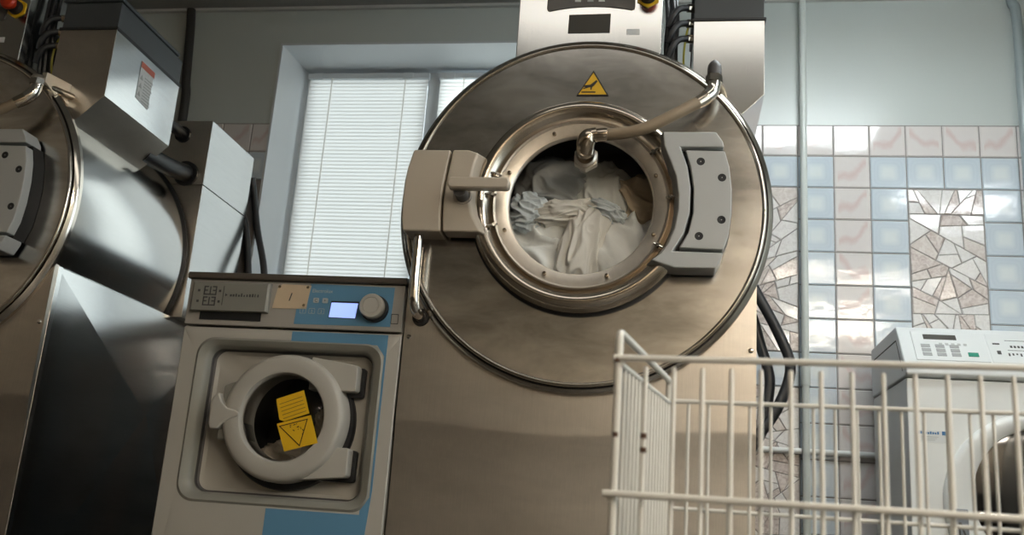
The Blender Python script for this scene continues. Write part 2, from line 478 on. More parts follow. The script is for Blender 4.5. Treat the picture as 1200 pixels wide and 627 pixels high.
# cornice line under the ceiling
bm = BM(); box(bm, XL, XR, YB-.022, YB, ZC-.016, ZC); struct(finish(bm, 'trim_1', M_wtrim, smooth=False))

# window_1: white lined reveal, frame with mullion, two panes
w1 = empty('window_1', ((WX0+WX1)/2, YB+.2, WZ0)); tag(w1, kind='structure')
bm = BM()
IX0, IX1, IZ0, IZ1, IY = WX0+.035, WX1-.035, WZ0+.02, WZ1-.012, YB+.31
def ring4(x0, x1, z0, z1, y): return [(x0,y,z0),(x1,y,z0),(x1,y,z1),(x0,y,z1)]
loft(bm, [ring4(WX0-.012, WX1+.012, WZ0-.012, WZ1+.012, YB-.004), ring4(WX0-.012, WX1+.012, WZ0-.012, WZ1+.012, YB-.010), ring4(WX0, WX1, WZ0, WZ1, YB-.010), ring4(IX0, IX1, IZ0, IZ1, IY)], False, False)
finish(bm, 'window_reveal', M_pvc, w1, smooth=False)
bm = BM()
FW = .055
MXc = -1.323
for x0, x1 in ((IX0-.01, IX0+FW-.02), (MXc-.045, MXc+.045), (IX1-FW+.02, IX1+.01)): box(bm, x0, x1, IY-.005, IY+.05, IZ0, IZ1)
box(bm, IX0, IX1, IY-.004, IY+.049, IZ0-.01, IZ0+FW); box(bm, IX0, IX1, IY-.004, IY+.049, IZ1-FW, IZ1+.01)
finish(bm, 'window_frame', M_pvc, w1, bevel=.006)
for x0, x1 in ((IX0, MXc), (MXc, IX1)):
    bm = BM(); quadface(bm, [(x0, IY+.03, IZ0), (x1, IY+.03, IZ0), (x1, IY+.03, IZ1), (x0, IY+.03, IZ1)]); finish(bm, 'window_pane', M_pane, w1)
bm = BM(); box(bm, WX0+.005, WX1-.005, YB-.03, IY, WZ0-.02, WZ0+.022); finish(bm, 'window_sill', M_pvc, w1, bevel=.006)

def blind(x0, x1, label, wand):
    yb_ = YB+.272
    t = empty('venetian_blind', ((x0+x1)/2, yb_, WZ0+.05), label, 'blind', 'white venetian blinds in the window')
    bm = BM(); prism_x(bm, [(yb_-.016, 2.896), (yb_+.016, 2.896), (yb_+.016, 2.926), (yb_+.006, 2.932), (yb_-.016, 2.926)], x0, x1); finish(bm, 'headrail', M_pvc, t)
    bm = BM(); p = .0212; z = 2.882
    while z > WZ0+.09:
        ang = math.radians(74)+random.uniform(-.03,.03)
        prev = None
        for k in range(5):
            s = (k/4-.5)*.0295; crown = .0016*(1-(k/2-1)**2)
            y = yb_ + s*math.cos(ang) - crown*math.sin(ang)*1; zz = z + s*math.sin(ang) + crown*math.cos(ang)
            cur = (bm.verts.new((x0+.006, y, zz)), bm.verts.new((x1-.006, y, zz+random.uniform(-.0006,.0006))))
            if prev: bm.faces.new((prev[0], prev[1], cur[1], cur[0]))
            prev = cur
        z -= p
    finish(bm, 'slats', M_blind, t, angle=60)
    zb = z
    bm = BM(); box(bm, x0, x1, yb_-.013, yb_+.013, zb-.012, zb+.004); finish(bm, 'bottom_rail', M_pvc, t, bevel=.003)
    for fx in (.205, .81):
        x = x0+(x1-x0)*fx
        bm = BM(); box(bm, x-.003, x+.003, yb_-.0165, yb_-.0145, zb, 2.9); finish(bm, 'ladder_tape', M_blind, t)
    for x in (x0+.06, x0+(x1-x0)*.83):
        bm = BM(); box(bm, x-.03, x+.03, yb_-.021, yb_-.0165, 2.89, 2.928); finish(bm, 'bracket', M_pvc, t, bevel=.002)
    if wand:
        bm = BM(); tube(bm, [(x0+.03, yb_-.022, 2.90), (x0+.03, yb_-.022, 2.2)], .003, 8); finish(bm, 'tilt_wand', M_pvc, t)
blind(-2.055, -1.352, 'white slatted blind on the left half of the window, above the grey washer', False)
blind(-1.295, -.60, 'white slatted blind mostly hidden behind the round steel machine front', False)

# ------------------------------------------------------------------ pipes on the wall
def pipe(name, pts, r, mat, label, cat='pipe', couplings=()):
    bm = BM(); tube(bm, catmull(pts, 6), r, 16)
    o = finish(bm, name, mat, base=pts[0]); tag(o, label, cat)
    for z0, z1, rr_ in couplings:
        bm = BM()
        x, y = pts[0][0], pts[0][1]
        tube(bm, [(x,y,z0),(x,y,z0+.008),(x,y,z1-.008),(x,y,z1)], [rr_*.92, rr_, rr_, rr_*.92], 16); finish(bm, 'coupling', mat, o)
    return o
pipe('wall_pipe', [(.603,4.405,3.17),(.603,4.405,2.4),(.603,4.405,1.3),(.603,4.405,.6),(.603,4.405,.02)], .0165, M_pipe, 'pale green vertical pipe on the tiled wall just right of the big machine', couplings=((1.235,1.35,.021),(2.60,2.64,.0185)))
pipe('wall_pipe', [(1.565,4.40,3.17),(1.572,4.40,3.12),(1.588,4.40,3.04),(1.588,4.40,2.5),(1.588,4.40,1.6),(1.588,4.40,.02)], .023, M_pipeg, 'thicker grey-blue vertical pipe at the right edge of the photo above the white washer')
pipe('water_pipe', [(.20,4.43,.949),(.6,4.43,.949),(1.0,4.43,.949),(1.6,4.43,.949),(2.5,4.43,.949)], .013, M_enamel, 'thin white horizontal pipe low on the tiles, running behind the white washer')
pipe('wall_pipe', [(-2.66,4.41,3.17),(-2.645,4.41,3.05),(-2.62,4.41,2.75),(-2.60,4.41,2.5),(-2.59,4.41,1.2),(-2.59,4.41,.02)], .024, M_pipeb, 'black vertical pipe on the dark wall left of the window', couplings=())

# ------------------------------------------------------------------ the two big washer extractors
CZ = 1.563
def machine(cx, label, second):
    t = empty('washer_extractor', (cx, 3.45, 0), label, 'washing machine', None)
    LOC[t.name] = t.location.copy()
    X = lambda r: cx + r
    xz = lambda pts: [(cx+a, b) for a, b in pts]
    # cabinet : front panels, side walls with front flange
    bm = BM()
    def py(u, z):                                  # pressed sheet: it turns slightly down and in below a wavy line
        zb = .842 - .016*math.cos(u*5.6+.3) + .012*u
        d = zb - z
        if d <= 0: return 3.0
        y = .11*min(d, .05)
        if d > .05: y += .11*.10*(1-math.exp(-(d-.05)/.10))
        return 3.0 + y
    zs = [1.33, 1.1, .95] + [.90-.006*k for k in range(26)] + [.70, .62, .5, .35, .2, .06]
    us = [-.562+1.124*k/24 for k in range(25)]
    g = [[bm.verts.new((X(u), py(u, z), z)) for u in us] for z in zs]
    for a, b in zip(g, g[1:]):
        for k in range(24): bm.faces.new((a[k], a[k+1], b[k+1], b[k]))
    for u in (-.562, .562):
        k = 0 if u < 0 else -1
        bk_ = [bm.verts.new((X(u), 3.022, z)) for z in zs]
        for i in range(len(zs)-1): bm.faces.new((g[i][k], g[i+1][k], bk_[i+1], bk_[i]))
    finish(bm, 'front_panel', M_front, t, angle=50)
    for s in (-1, 1):
        bm = BM()
        q = [(3.022,.06),(4.33,.06),(4.33,.99),(4.33,1.325),(3.022,1.325)]
        lo = loft(bm, [[(X(s*.545), y, z) for y, z in q], [(X(s*.558), y, z) for y, z in q]], True, False)
        ap = bm.verts.new((X(.597 if s > 0 else -.558), 3.71, .88))          # sheet with a cross-broken, slightly raised middle
        for k in range(5): bm.faces.new((lo[1][k], lo[1][(k+1)%5], ap))
        a, b = sorted((s*.563, s*.556)); box(bm, X(a), X(b), 3.021, 3.045, .06, 1.327)
        finish(bm, 'side_panel', M_side, t, angle=.5)
    bm = BM(); box(bm, X(-.543), X(.543), 4.31, 4.33, .06, 1.32); finish(bm, 'back_panel', M_side, t)
    bm = BM(); box(bm, X(-.55), X(.55), 3.03, 4.32, 0, .06); finish(bm, 'plinth', M_lid, t)
    for x, z in ((.545,1.118),(-.545,1.118)):
        finish(lathe(BM(), [(.0, 2.994),(.006,2.995),(.0085,2.998),(.0085,3.001)], X(x), z, 12), 'screw', M_chrome, t)
    # drum shell with rear gasket
    bm = BM(); lathe(bm, [(.572,3.0),(.578,3.03),(.578,3.86)], cx, CZ, 128); finish(bm, 'drum_shell', M_shell, t)
    bm = BM(); lathe(bm, [(.578,3.835),(.588,3.84),(.588,3.855),(.578,3.86)], cx, CZ, 128); finish(bm, 'gasket', M_rubber, t)
    bm = BM(); lathe(bm, [(.05,3.50),(.40,3.50),(.42,3.46),(.42,3.045),(.37,3.035)], cx, CZ, 64, cap0=True); finish(bm, 'drum', M_drum, t)
    # round front plate and rolled rim
    bm = BM(); lathe(bm, [(.30,2.968),(.575,2.966),(.577,2.970)], cx, CZ, 160); finish(bm, 'front_plate', M_disc, t)
    bm = BM(); lathe(bm, [(.572,2.973),(.604,2.979),(.604,2.990)], cx, CZ, 160); finish(bm, 'rim_gasket', M_rubber, t)
    bm = BM(); lathe(bm, [(.576,2.970),(.5765,2.963),(.578,2.959),(.581,2.957),(.585,2.9575),(.588,2.960),(.590,2.964),(.5905,2.974)], cx, CZ, 160); finish(bm, 'rim', M_rim, t, angle=50)
    bm = BM(); lathe(bm, [(.594,2.979),(.5945,2.971),(.596,2.969),(.607,2.978),(.611,2.985),(.611,3.002),(.606,3.006),(.575,3.008)], cx, CZ, 160); finish(bm, 'rear_flange', M_rim, t, angle=25)
    # door : bulging ring, glass frame, bolts, glass
    finish(lathe(BM(), [(.350,2.955),(.366,2.957),(.367,2.9665)], cx, CZ, 160), 'door_gap_shade', M_rubber, t)  # black ring standing in for the shadow gap around the door ring
    d = finish(lathe(BM(), [(.352,2.957),(.359,2.950),(.3595,2.940),(.357,2.926),(.351,2.912),(.342,2.901),(.331,2.896),(.320,2.898),(.309,2.906),(.299,2.918),(.291,2.930),(.284,2.938),(.278,2.940)], cx, CZ, 160), 'door', M_ring, t, angle=60)
    finish(lathe(BM(), [(.288,2.944),(.287,2.924),(.283,2.918),(.279,2.920),(.277,2.924),(.255,2.927),(.238,2.932),(.234,2.938),(.233,2.950),(.240,2.966)], cx, CZ, 160), 'glass_frame', M_frame, d)
    for k in range(8):
        a = math.radians(22+45*k); bx_, bz = cx+.258*math.cos(a), CZ+.258*math.sin(a)
        finish(lathe(BM(), [(.0,2.914),(.005,2.9145),(.0068,2.918),(.0068,2.927)], bx_, bz, 12), 'bolt', M_brass, d)
    for a in (37, 4, -29, 162, 176, 197):
        a = math.radians(a); bm = BM()
        p = Vector((cx+.288*math.cos(a), 2.908, CZ+.288*math.sin(a))); dr = Vector((math.cos(a), -.25, math.sin(a)))
        tube(bm, [p-dr*.014, p+dr*.018], .0045, 8); tube(bm, [p-dr*.005, p+dr*.004], .0095, 6); finish(bm, 'clamp_stud', M_chrome, d)
    finish(lathe(BM(), [(.0005,2.938),(.08,2.939),(.16,2.942),(.2335,2.948)], cx, CZ, 96), 'door_glass', M_glassd, d)
    # latch on the left of the door
    gap = [(-.429,1.7235),(-.437,1.66),(-.444,1.60),(-.446,1.55),(-.445,1.50),(-.440,1.442)]
    outer = [(-.555,1.724)] + gap + [(-.566,1.442),(-.574,1.49),(-.577,1.55),(-.576,1.61),(-.570,1.66)]
    lb = finish(prism(BM(), xz(outer), 2.872, 2.972), 'latch_housing', M_cast_l, t, bevel=.007, seg=3)
    g2 = [(a+.007, b) for a, b in gap]
    fr = g2[::-1] + [(-.372,1.7235),(-.338,1.712),(-.350,1.66),(-.357,1.60),(-.355,1.55),(-.342,1.50),(-.322,1.466),(-.308,1.442)]
    bk = g2[::-1] + [(-.345,1.7235),(-.302,1.712),(-.312,1.66),(-.317,1.60),(-.312,1.55),(-.290,1.50),(-.272,1.466),(-.276,1.440)]
    dl = finish(prism(BM(), xz(fr), 2.870, 2.945, xz(bk)), 'latch_block', M_cast_l, t, bevel=.007, seg=3)
    bm = BM(); lathe(bm, [(.0,2.82),(.020,2.82),(.022,2.872)], X(-.376), 1.563, 24); lathe(bm, [(.030,2.868),(.030,2.874)], X(-.376), 1.563, 24); finish(bm, 'handle_pivot', M_cap, dl)
    bm = BM(); loft(bm, [[(x, y, z) for x, z in xz(rr(-.311,1.580,.198-2*i,.036-2*i,.012,5))] for y, i in ((2.786,.004),(2.790,0),(2.820,0),(2.826,.004))]); finish(bm, 'door_handle', M_cast_l, t)
    # bent grab pipe running into the cabinet
    bm = BM(); tube(bm, catmull([(X(-.520),2.918,1.45),(X(-.520),2.918,1.33),(X(-.518),2.918,1.24),(X(-.515),2.928,1.205),(X(-.512),2.955,1.188),(X(-.510),3.005,1.184)], 8), .0165, 20); finish(bm, 'grab_pipe', M_chrome, t)
    bm = BM(); lathe(bm, [(.017,2.992),(.028,2.993),(.030,3.001)], X(-.510), 1.184, 24, cap0=False); finish(bm, 'pipe_grommet', M_rubber, t)
    # hinge on the right
    inner = [(.258,1.789),(.264,1.74),(.284,1.69),(.303,1.64),(.312,1.58),(.312,1.53),(.303,1.47),(.285,1.42),(.262,1.385),(.234,1.363)]
    pock = [(.450,1.392),(.300,1.394),(.332,1.452),(.348,1.52),(.349,1.60),(.338,1.67),(.315,1.736),(.450,1.737)]
    outl = inner + [(.305,1.340),(.428,1.341),(.447,1.378)] + pock + [(.445,1.757),(.424,1.789)]
    back = [(.225,1.789),(.240,1.74),(.262,1.69),(.280,1.64),(.289,1.58),(.289,1.53),(.280,1.47),(.262,1.42),(.235,1.385),(.205,1.355)] + outl[len(inner):]
    h = finish(prism(BM(), xz(outl), 2.866, 2.955, xz(back)), 'hinge', M_cast_r, t, bevel=.005, seg=2)
    bm = BM(); prism(bm, xz([(.298,1.738),(.347,1.57),(.30,1.392),(.447,1.392),(.468,1.45),(.477,1.53),(.477,1.60),(.468,1.68),(.45,1.738)]), 2.905, 2.965); finish(bm, 'hinge_base', M_dark, h)
    pl = [(.330,1.726),(.347,1.67),(.358,1.60),(.358,1.52),(.345,1.455),(.318,1.405),(.450,1.401),(.466,1.45),(.474,1.52),(.474,1.60),(.466,1.67),(.452,1.724)]
    hp = finish(prism(BM(), xz(pl), 2.866, 2.91), 'hinge_plate', M_cast_r, h, bevel=.004)
    for x, z in ((.378,1.688),(.444,1.635),(.444,1.497),(.377,1.443)):
        bm = BM(); lathe(bm, [(.0,2.8662),(.0055,2.8655),(.0065,2.8652),(.0115,2.8650),(.013,2.866)], X(x), z, 20); finish(bm, 'hinge_screw', M_dark, h)
    # warning triangle
    bm = BM(); prism(bm, xz([(.018,2.052),(-.036,1.960),(.072,1.960)]), 2.9635, 2.966); wt = finish(bm, 'warning_sign', M_black, t); wt['label'] = 'yellow triangular hand warning sign'
    bm = BM(); prism(bm, xz([(.018,2.044),(-.029,1.964),(.065,1.964)]), 2.9628, 2.9640); finish(bm, 'sign_face', M_yellow, wt)
    bm = BM()
    prism(bm, xz([(.0335,2.012),(.029,2.017),(.010,2.000),(-.012,1.997),(-.016,1.992),(-.006,1.990),(-.016,1.987),(-.012,1.984),(-.002,1.987),(.006,1.990),(.011,1.989),(.010,1.981),(.014,1.981),(.016,1.991),(.022,1.996)]), 2.9622, 2.9632)
    box(bm, X(-.020), X(.028), 2.9622, 2.9632, 1.970, 1.9745)
    finish(bm, 'sign_symbol', M_black, wt)
    # control box above the drum
    c0 = [(X(x), CZ+math.sqrt(.604**2-x*x)) for x in [-.259+.501*k/24 for k in range(25)]]
    bm = BM(); prism(bm, c0+[(X(.242),2.78),(X(-.259),2.78)], 2.9900, 3.0300); cp = finish(bm, 'control_panel', M_bright, t, bevel=.003)
    c1 = [(X(x), CZ+math.sqrt(.604**2-x*x)) for x in [-.253+.489*k/24 for k in range(25)]]
    bm = BM(); prism(bm, c1+[(X(.236),2.775),(X(-.253),2.775)], 3.0340, 3.46); finish(bm, 'control_box', M_lid if not second else M_side, t)
    bm = BM()
    bot = [(-.150+.286*k/12, 2.2940+.016*(1-(k/6-1)**2)) for k in range(13)]
    prism(bm, xz([(-.160,2.3050),(-.157,2.2970)]+bot+[(.146,2.2980),(.148,2.3070),(.145,2.50),(-.157,2.50)]), 2.9865, 2.9910); kp = finish(bm, 'keypad', M_padgr, cp, bevel=.001)
    for x, m in ((-.052,M_white),(-.008,M_pale),(.031,M_white)):
        bm = BM(); prism(bm, xz([(x-.011,2.3270),(x+.011,2.3270),(x+.009,2.3420),(x-.009,2.3420)]), 2.9835, 2.9870); finish(bm, 'key', m, kp, bevel=.001)
    bm = BM(); prism(bm, xz([(-.081,2.2080),(.064,2.2090),(.065,2.2810),(-.080,2.2790)]), 2.9875, 2.9910); finish(bm, 'rating_plate', M_padbr, cp)
    bm = BM(); box(bm, X(.122), X(.166), 2.9892, 2.9910, 2.2000, 2.2220); finish(bm, 'worn_sticker', M_stk, cp)
    ez = 2.3440; ex = .191
    bm = BM(); prism(bm, [(X(ex+.042*math.cos(PI/6+k*PI/3)), ez+.042*math.sin(PI/6+k*PI/3)) for k in range(6)], 2.9860, 2.9910); es = finish(bm, 'emergency_stop', M_yellow, cp)
    bm = BM(); lathe(bm, [(.028,2.9860),(.027,2.9650),(.018,2.9620)], X(ex), ez, 24, cap1=True); finish(bm, 'collar', M_black, es)
    bm = BM(); lathe(bm, [(.016,2.9640),(.016,2.9450),(.030,2.9430),(.031,2.9320),(.026,2.9240),(.012,2.9200),(.001,2.9190)], X(ex), ez, 24, cap1=True); finish(bm, 'push_button', M_red, es)
    # detergent box beside the control box
    prof = [(.59,2.285),(.59,2.005),(.50,1.915),(.35,1.80),(.35,2.285)]
    bm = BM(); prism(bm, xz(prof), 3.05, 3.545)
    for f in bm.faces:
        f.material_index = 1 if f.calc_center_median().x > cx+.58 else 0
    db = finish(bm, 'detergent_box', [M_bright if not second else M_front, M_side], t, bevel=.002)
    bm = BM(); box(bm, X(.352), X(.588), 3.052, 3.543, 2.286, 2.40); lid = finish(bm, 'box_lid', M_lid, db, bevel=.002)
    bm = BM(); box(bm, X(.345), X(.595), 3.045, 3.55, 2.282, 2.293); finish(bm, 'lid_gasket', M_rubber, lid, bevel=.002)
    bm = BM(); box(bm, X(.342), X(.597), 3.04, 3.50, 2.401, 2.415); finish(bm, 'lid_cover', M_lid, lid, bevel=.003)
    if second:
        bm = BM()
        quadface(bm, [(X(.5915),3.243,2.246),(X(.5915),3.34,2.243),(X(.5915),3.34,2.078),(X(.5915),3.243,2.09)])
        wl = finish(bm, 'warning_label', M_stk, db); wl['label'] = 'white label with a red heading'
        bm = BM(); quadface(bm, [(X(.5920),3.243,2.249),(X(.5920),3.346,2.246),(X(.5920),3.346,2.220),(X(.5920),3.243,2.223)]); finish(bm, 'label_heading', plain('label_red',(.55,.14,.09),.5), wl)
        bm = BM()
        for k, z in enumerate((2.185,2.150,2.115)):
            prism_x(bm, [(3.248,z-.011),(3.272,z-.011),(3.260,z+.011)], X(.5916), X(.5921))
        for k in range(9): box(bm, X(.5916), X(.5921), 3.282, 3.282+random.uniform(.05,.075), 2.19-k*.0125, 2.194-k*.0125)
        finish(bm, 'label_print', M_pale, wl)
    # cabinet at the back (motor cover), drain pipe stubs
    bm = BM(); box(bm, X(-.50), X(.60), 3.862, 4.33, 1.327, 1.945); box(bm, X(-.50), X(.60), 3.862, 4.33, 1.949, 2.262)
    for f in bm.faces: f.material_index = 1 if f.calc_center_median().x > cx+.59 else 0
    finish(bm, 'rear_cabinet', [M_front, M_side], t, bevel=.002)
    bm = BM(); tube(bm, catmull([(X(.50),3.50,1.96),(X(.503),3.56,1.962),(X(.51),3.72,1.975),(X(.515),3.87,2.00)], 6), .040, 20); tube(bm, [(X(.513),3.845,1.995),(X(.513),3.862,1.998)], .058, 20); finish(bm, 'overflow_pipe', M_rubber, t)
    bm = BM(); tube(bm, [(X(.46),3.70,2.19),(X(.465),3.865,2.19)], .026, 16); tube(bm, [(X(.465),3.845,2.19),(X(.465),3.863,2.19)], .038, 16); finish(bm, 'cable_gland', M_rubber, t)
    # braided fill hose over the door
    pts = [(X(.055),2.862,1.774),(X(.10),2.860,1.776),(X(.15),2.858,1.782),(X(.21),2.857,1.799),(X(.29),2.862,1.844),(X(.362),2.878,1.893),(X(.392),2.890,1.918)]
    bm = BM(); tube(bm, catmull(pts, 8), .0195, 20); hs = finish(bm, 'fill_hose', M_hose, t)
    bm = BM(); tube(bm, [(X(.040),2.862,1.773),(X(.052),2.862,1.773),(X(.075),2.861,1.775),(X(.082),2.861,1.775)], [.018,.0215,.0215,.020], 20); finish(bm, 'hose_clamp', M_brass, hs)
    bm = BM(); tube(bm, [(X(.362),2.878,1.893),(X(.388),2.889,1.915),(X(.398),2.893,1.925)], [.020,.0225,.021], 20); finish(bm, 'hose_clamp', M_brass, hs)
    bm = BM(); tube(bm, catmull([(X(.012),2.925,1.722),(X(.012),2.888,1.730),(X(.013),2.870,1.746),(X(.022),2.862,1.765),(X(.034),2.862,1.772),(X(.048),2.862,1.774)], 6), [.030]*18+[.029,.028,.027,.026,.025,.024,.024,.024,.024,.024,.024,.024,.024], 20); finish(bm, 'glass_elbow', M_brass, hs)
    bm = BM(); prism(bm, [(X(.012)+.043*math.cos(PI/6+k*PI/3), 1.716+.043*math.sin(PI/6+k*PI/3)) for k in range(6)], 2.912, 2.938); lathe(bm, [(.036,2.912),(.037,2.900),(.030,2.895)], X(.012), 1.717, 24); finish(bm, 'flange_nut', M_frame, hs, bevel=.002)
    bm = BM(); tube(bm, catmull([(X(.392),2.890,1.920),(X(.408),2.896,1.938),(X(.415),2.90,1.958),(X(.416),2.90,1.99)], 6), .0225, 20)
    tube(bm, [(X(.416),2.90,1.975),(X(.416),2.90,1.998)], .027, 6); finish(bm, 'inlet_elbow', M_chrome, hs)
    if not second:
        bm = BM(); tube(bm, [(X(.417),2.90,1.996),(X(.417),2.90,2.024),(X(.417),2.90,2.036),(X(.417),2.90,2.047),(X(.417),2.90,2.056)], [.0225,.023,.021,.013,.002], 20); finish(bm, 'inlet_cap', M_cap, hs)
    else:
        bm = BM(); tube(bm, [(X(.416),2.90,1.996),(X(.416),2.90,2.012)], [.027,.02], 20)
        prism_x(bm, [(2.905,2.03),(3.05,2.05),(3.05,1.965),(2.965,1.97),(2.905,1.99)], X(.425), X(.445)); finish(bm, 'inlet_bracket', M_front, hs, bevel=.002)
    bm = BM(); tube(bm, [(X(.416),2.90,1.985),(X(.44),2.97,1.99),(X(.455),3.055,2.0)], .014, 12); finish(bm, 'inlet_stub', M_brass, hs)
    # cables and water hoses between the boxes
    cb = []
    for k in range(4):
        bm = BM(); x = .257+.0105*k; y = 3.07+.016*(k % 2)
        tube(bm, catmull([(X(x+.004),y,2.78),(X(x-.003),y+.01,2.45),(X(x+.004),y,2.30),(X(x),y+.02,2.20),(X(x+.006),y+.04,2.06),(X(.275+.01*k),y+.10,1.98)], 6), .0085, 10)
        finish(bm, 'cable', M_rubber, t)
    for k, z in enumerate((2.345,2.285,2.225)):
        bm = BM(); tube(bm, catmull([(X(.262),3.062,z-.075),(X(.276),3.050,z-.045),(X(.298),3.052,z-.014),(X(.325),3.068,z),(X(.352),3.08,z+.004)], 6), .0115, 12); wh = finish(bm, 'water_hose', M_rubber, t)
        bm = BM(); tube(bm, [(X(.328),3.07,z),(X(.350),3.08,z+.003)], .0155, 8); finish(bm, 'hose_nut', M_brass, wh)
    bm = BM(); tube(bm, catmull([(X(.335),3.10,2.30),(X(.325),3.075,2.24),(X(.318),3.08,2.15),(X(.325),3.12,2.05)], 6), .004, 8); finish(bm, 'earth_wire', plain('earth_wire_green', (.45,.42,.05), .45), t)
    # hoses hanging at the back
    if not second:
        for P_ in ([(.58,4.0,1.72),(.61,4.0,1.64),(.644,4.0,1.565),(.737,4.0,1.387),(.785,4.0,1.247),(.747,4.0,1.106),(.675,4.0,.985),(.58,4.0,.90)],
                   [(.58,4.06,1.60),(.64,4.06,1.46),(.670,4.06,1.35),(.708,4.06,1.215),(.702,4.06,1.11),(.69,4.06,1.02),(.66,4.06,.95),(.58,4.06,.84)]):
            bm = BM(); tube(bm, catmull([(X(a), b, c) for a, b, c in P_], 8), .022, 14); finish(bm, 'drain_hose', M_rubber, t)
    else:
        for P_ in ([(.585,4.37,2.17),(.60,4.385,2.09),(.645,4.39,1.90),(.712,4.39,1.684),(.74,4.385,1.45),(.72,4.37,1.2)],
                   [(.56,4.37,1.98),(.585,4.385,1.90),(.628,4.39,1.684),(.66,4.385,1.45),(.64,4.37,1.2)]):
            bm = BM(); tube(bm, catmull([(X(a), b, c) for a, b, c in P_], 8), .017, 12); finish(bm, 'drain_hose', M_rubber, t)
    return t
machine(-.297, 'big stainless washer with a round front and white laundry behind its door glass', False)
machine(-2.722, 'big stainless washer cut off by the left edge of the photo, its drum side showing', True)

# ------------------------------------------------------------------ laundry (crumpled cloth lumps)
def cloth_mat(name, col, rough=.9):
    return plain(name, col, rough, spec=.2, var=.05, vscale=14, bump=.25, bscale=240)
def laundry(name, c, s, rot, mat, label, cat='laundry', group=None, amp=.2, freq=2.2, stretch=(1,1,1), seed=0, twist=0.0, flat=0.0):
    bm = BM(); bmesh.ops.create_icosphere(bm, subdivisions=6, radius=1)
    rm = Matrix.Rotation(math.radians(rot), 3, 'Y')
    off = Vector((seed*7.3, seed*3.1, seed*5.7))
    for v in bm.verts:
        p = v.co.copy(); n = p.normalized()
        q = Vector((p.x*stretch[0], p.y*stretch[1], p.z*stretch[2]))*freq + off
        wq = q + .6*Vector((noise.noise(q*.7+Vector((9,0,0))), noise.noise(q*.7+Vector((0,9,0))), noise.noise(q*.7+Vector((0,0,9)))))
        a = 1-abs(noise.noise(wq)); b = 1-abs(noise.noise(wq*2.1+Vector((4,4,4))))
        dsp = (a*a*a-.45)*amp + (b**3-.45)*amp*.22 + noise.noise(q*.5)*amp*.5
        p = n*(1+dsp)
        # squarer lump than a ball
        p = Vector((math.copysign(abs(p.x)**.85, p.x), p.y, math.copysign(abs(p.z)**.85, p.z)))
        v.co = Vector(c) + rm @ Vector((p.x*s[0], p.y*s[1], p.z*s[2]))
    o = finish(bm, name, mat, base=c, angle=180)
    return tag(o, label, cat, group)
cx = -.297
W1 = cloth_mat('cloth_white', (.92,.91,.87)); W2 = cloth_mat('cloth_cream', (.88,.83,.75)); W3 = cloth_mat('cloth_cool', (.74,.78,.79)); W4 = cloth_mat('cloth_grey', (.42,.42,.40)); W5 = cloth_mat('cloth_ecru', (.55,.44,.31)); W6 = cloth_mat('cloth_pale', (.66,.65,.60))
G = 'laundry inside the big machine'
laundry('bed_sheet', (cx-.135,3.165,CZ-.185), (.195,.125,.215), 14, W1, 'white sheet filling the lower left of the big door glass', group=G, amp=.30, freq=1.5, stretch=(1.0,1,1.9), seed=1)
laundry('bed_sheet', (cx+.140,3.165,CZ-.185), (.195,.125,.220), -16, W1, 'white sheet with long creases at the lower right of the big door glass', group=G, amp=.30, freq=1.5, stretch=(2.0,1,.9), seed=2)
laundry('table_cloth', (cx+.005,3.045,CZ-.115), (.070,.030,.135), 16, W2, 'cream cloth corner hanging down the middle of the white laundry', group=G, amp=.42, freq=1.25, stretch=(1.5,1,.8), seed=23)
laundry('towel', (cx-.05,3.075,CZ+.015), (.120,.05,.046), -5, W2, 'cream folded towel lying across the laundry left of the middle', group=G, amp=.34, freq=1.3, stretch=(1.4,1,1.4), seed=4)
laundry('towel', (cx-.195,3.085,CZ+.02), (.065,.05,.065), 20, W3, 'bluish white towel corner at the left edge of the big door glass', group=G, amp=.34, freq=1.7, stretch=(1,1,1.6), seed=5)
laundry('pillowcase', (cx-.110,3.15,CZ+.110), (.130,.08,.115), 10, W4, 'grey crumpled pillowcase at the upper left behind the big door glass', group=G, amp=.34, freq=1.5, stretch=(1,1,1.3), seed=6)
laundry('pillowcase', (cx+.055,3.14,CZ+.085), (.100,.07,.130), -14, W6, 'pale pillowcase puffed up in the upper middle, right under the hose fitting', group=G, amp=.30, freq=1.4, stretch=(1.3,1,.8), seed=7)
laundry('towel', (cx+.185,3.12,CZ+.065), (.085,.06,.095), -25, W5, 'brownish towel at the right edge of the big door glass', group=G, amp=.32, freq=1.5, stretch=(1.2,1,1), seed=8)
laundry('napkin', (cx+.075,3.060,CZ+.015), (.062,.038,.036), 22, W3, 'small white crumpled napkin in the centre right of the big door glass', group=G, amp=.4, freq=1.6, stretch=(1,1,2), seed=9)

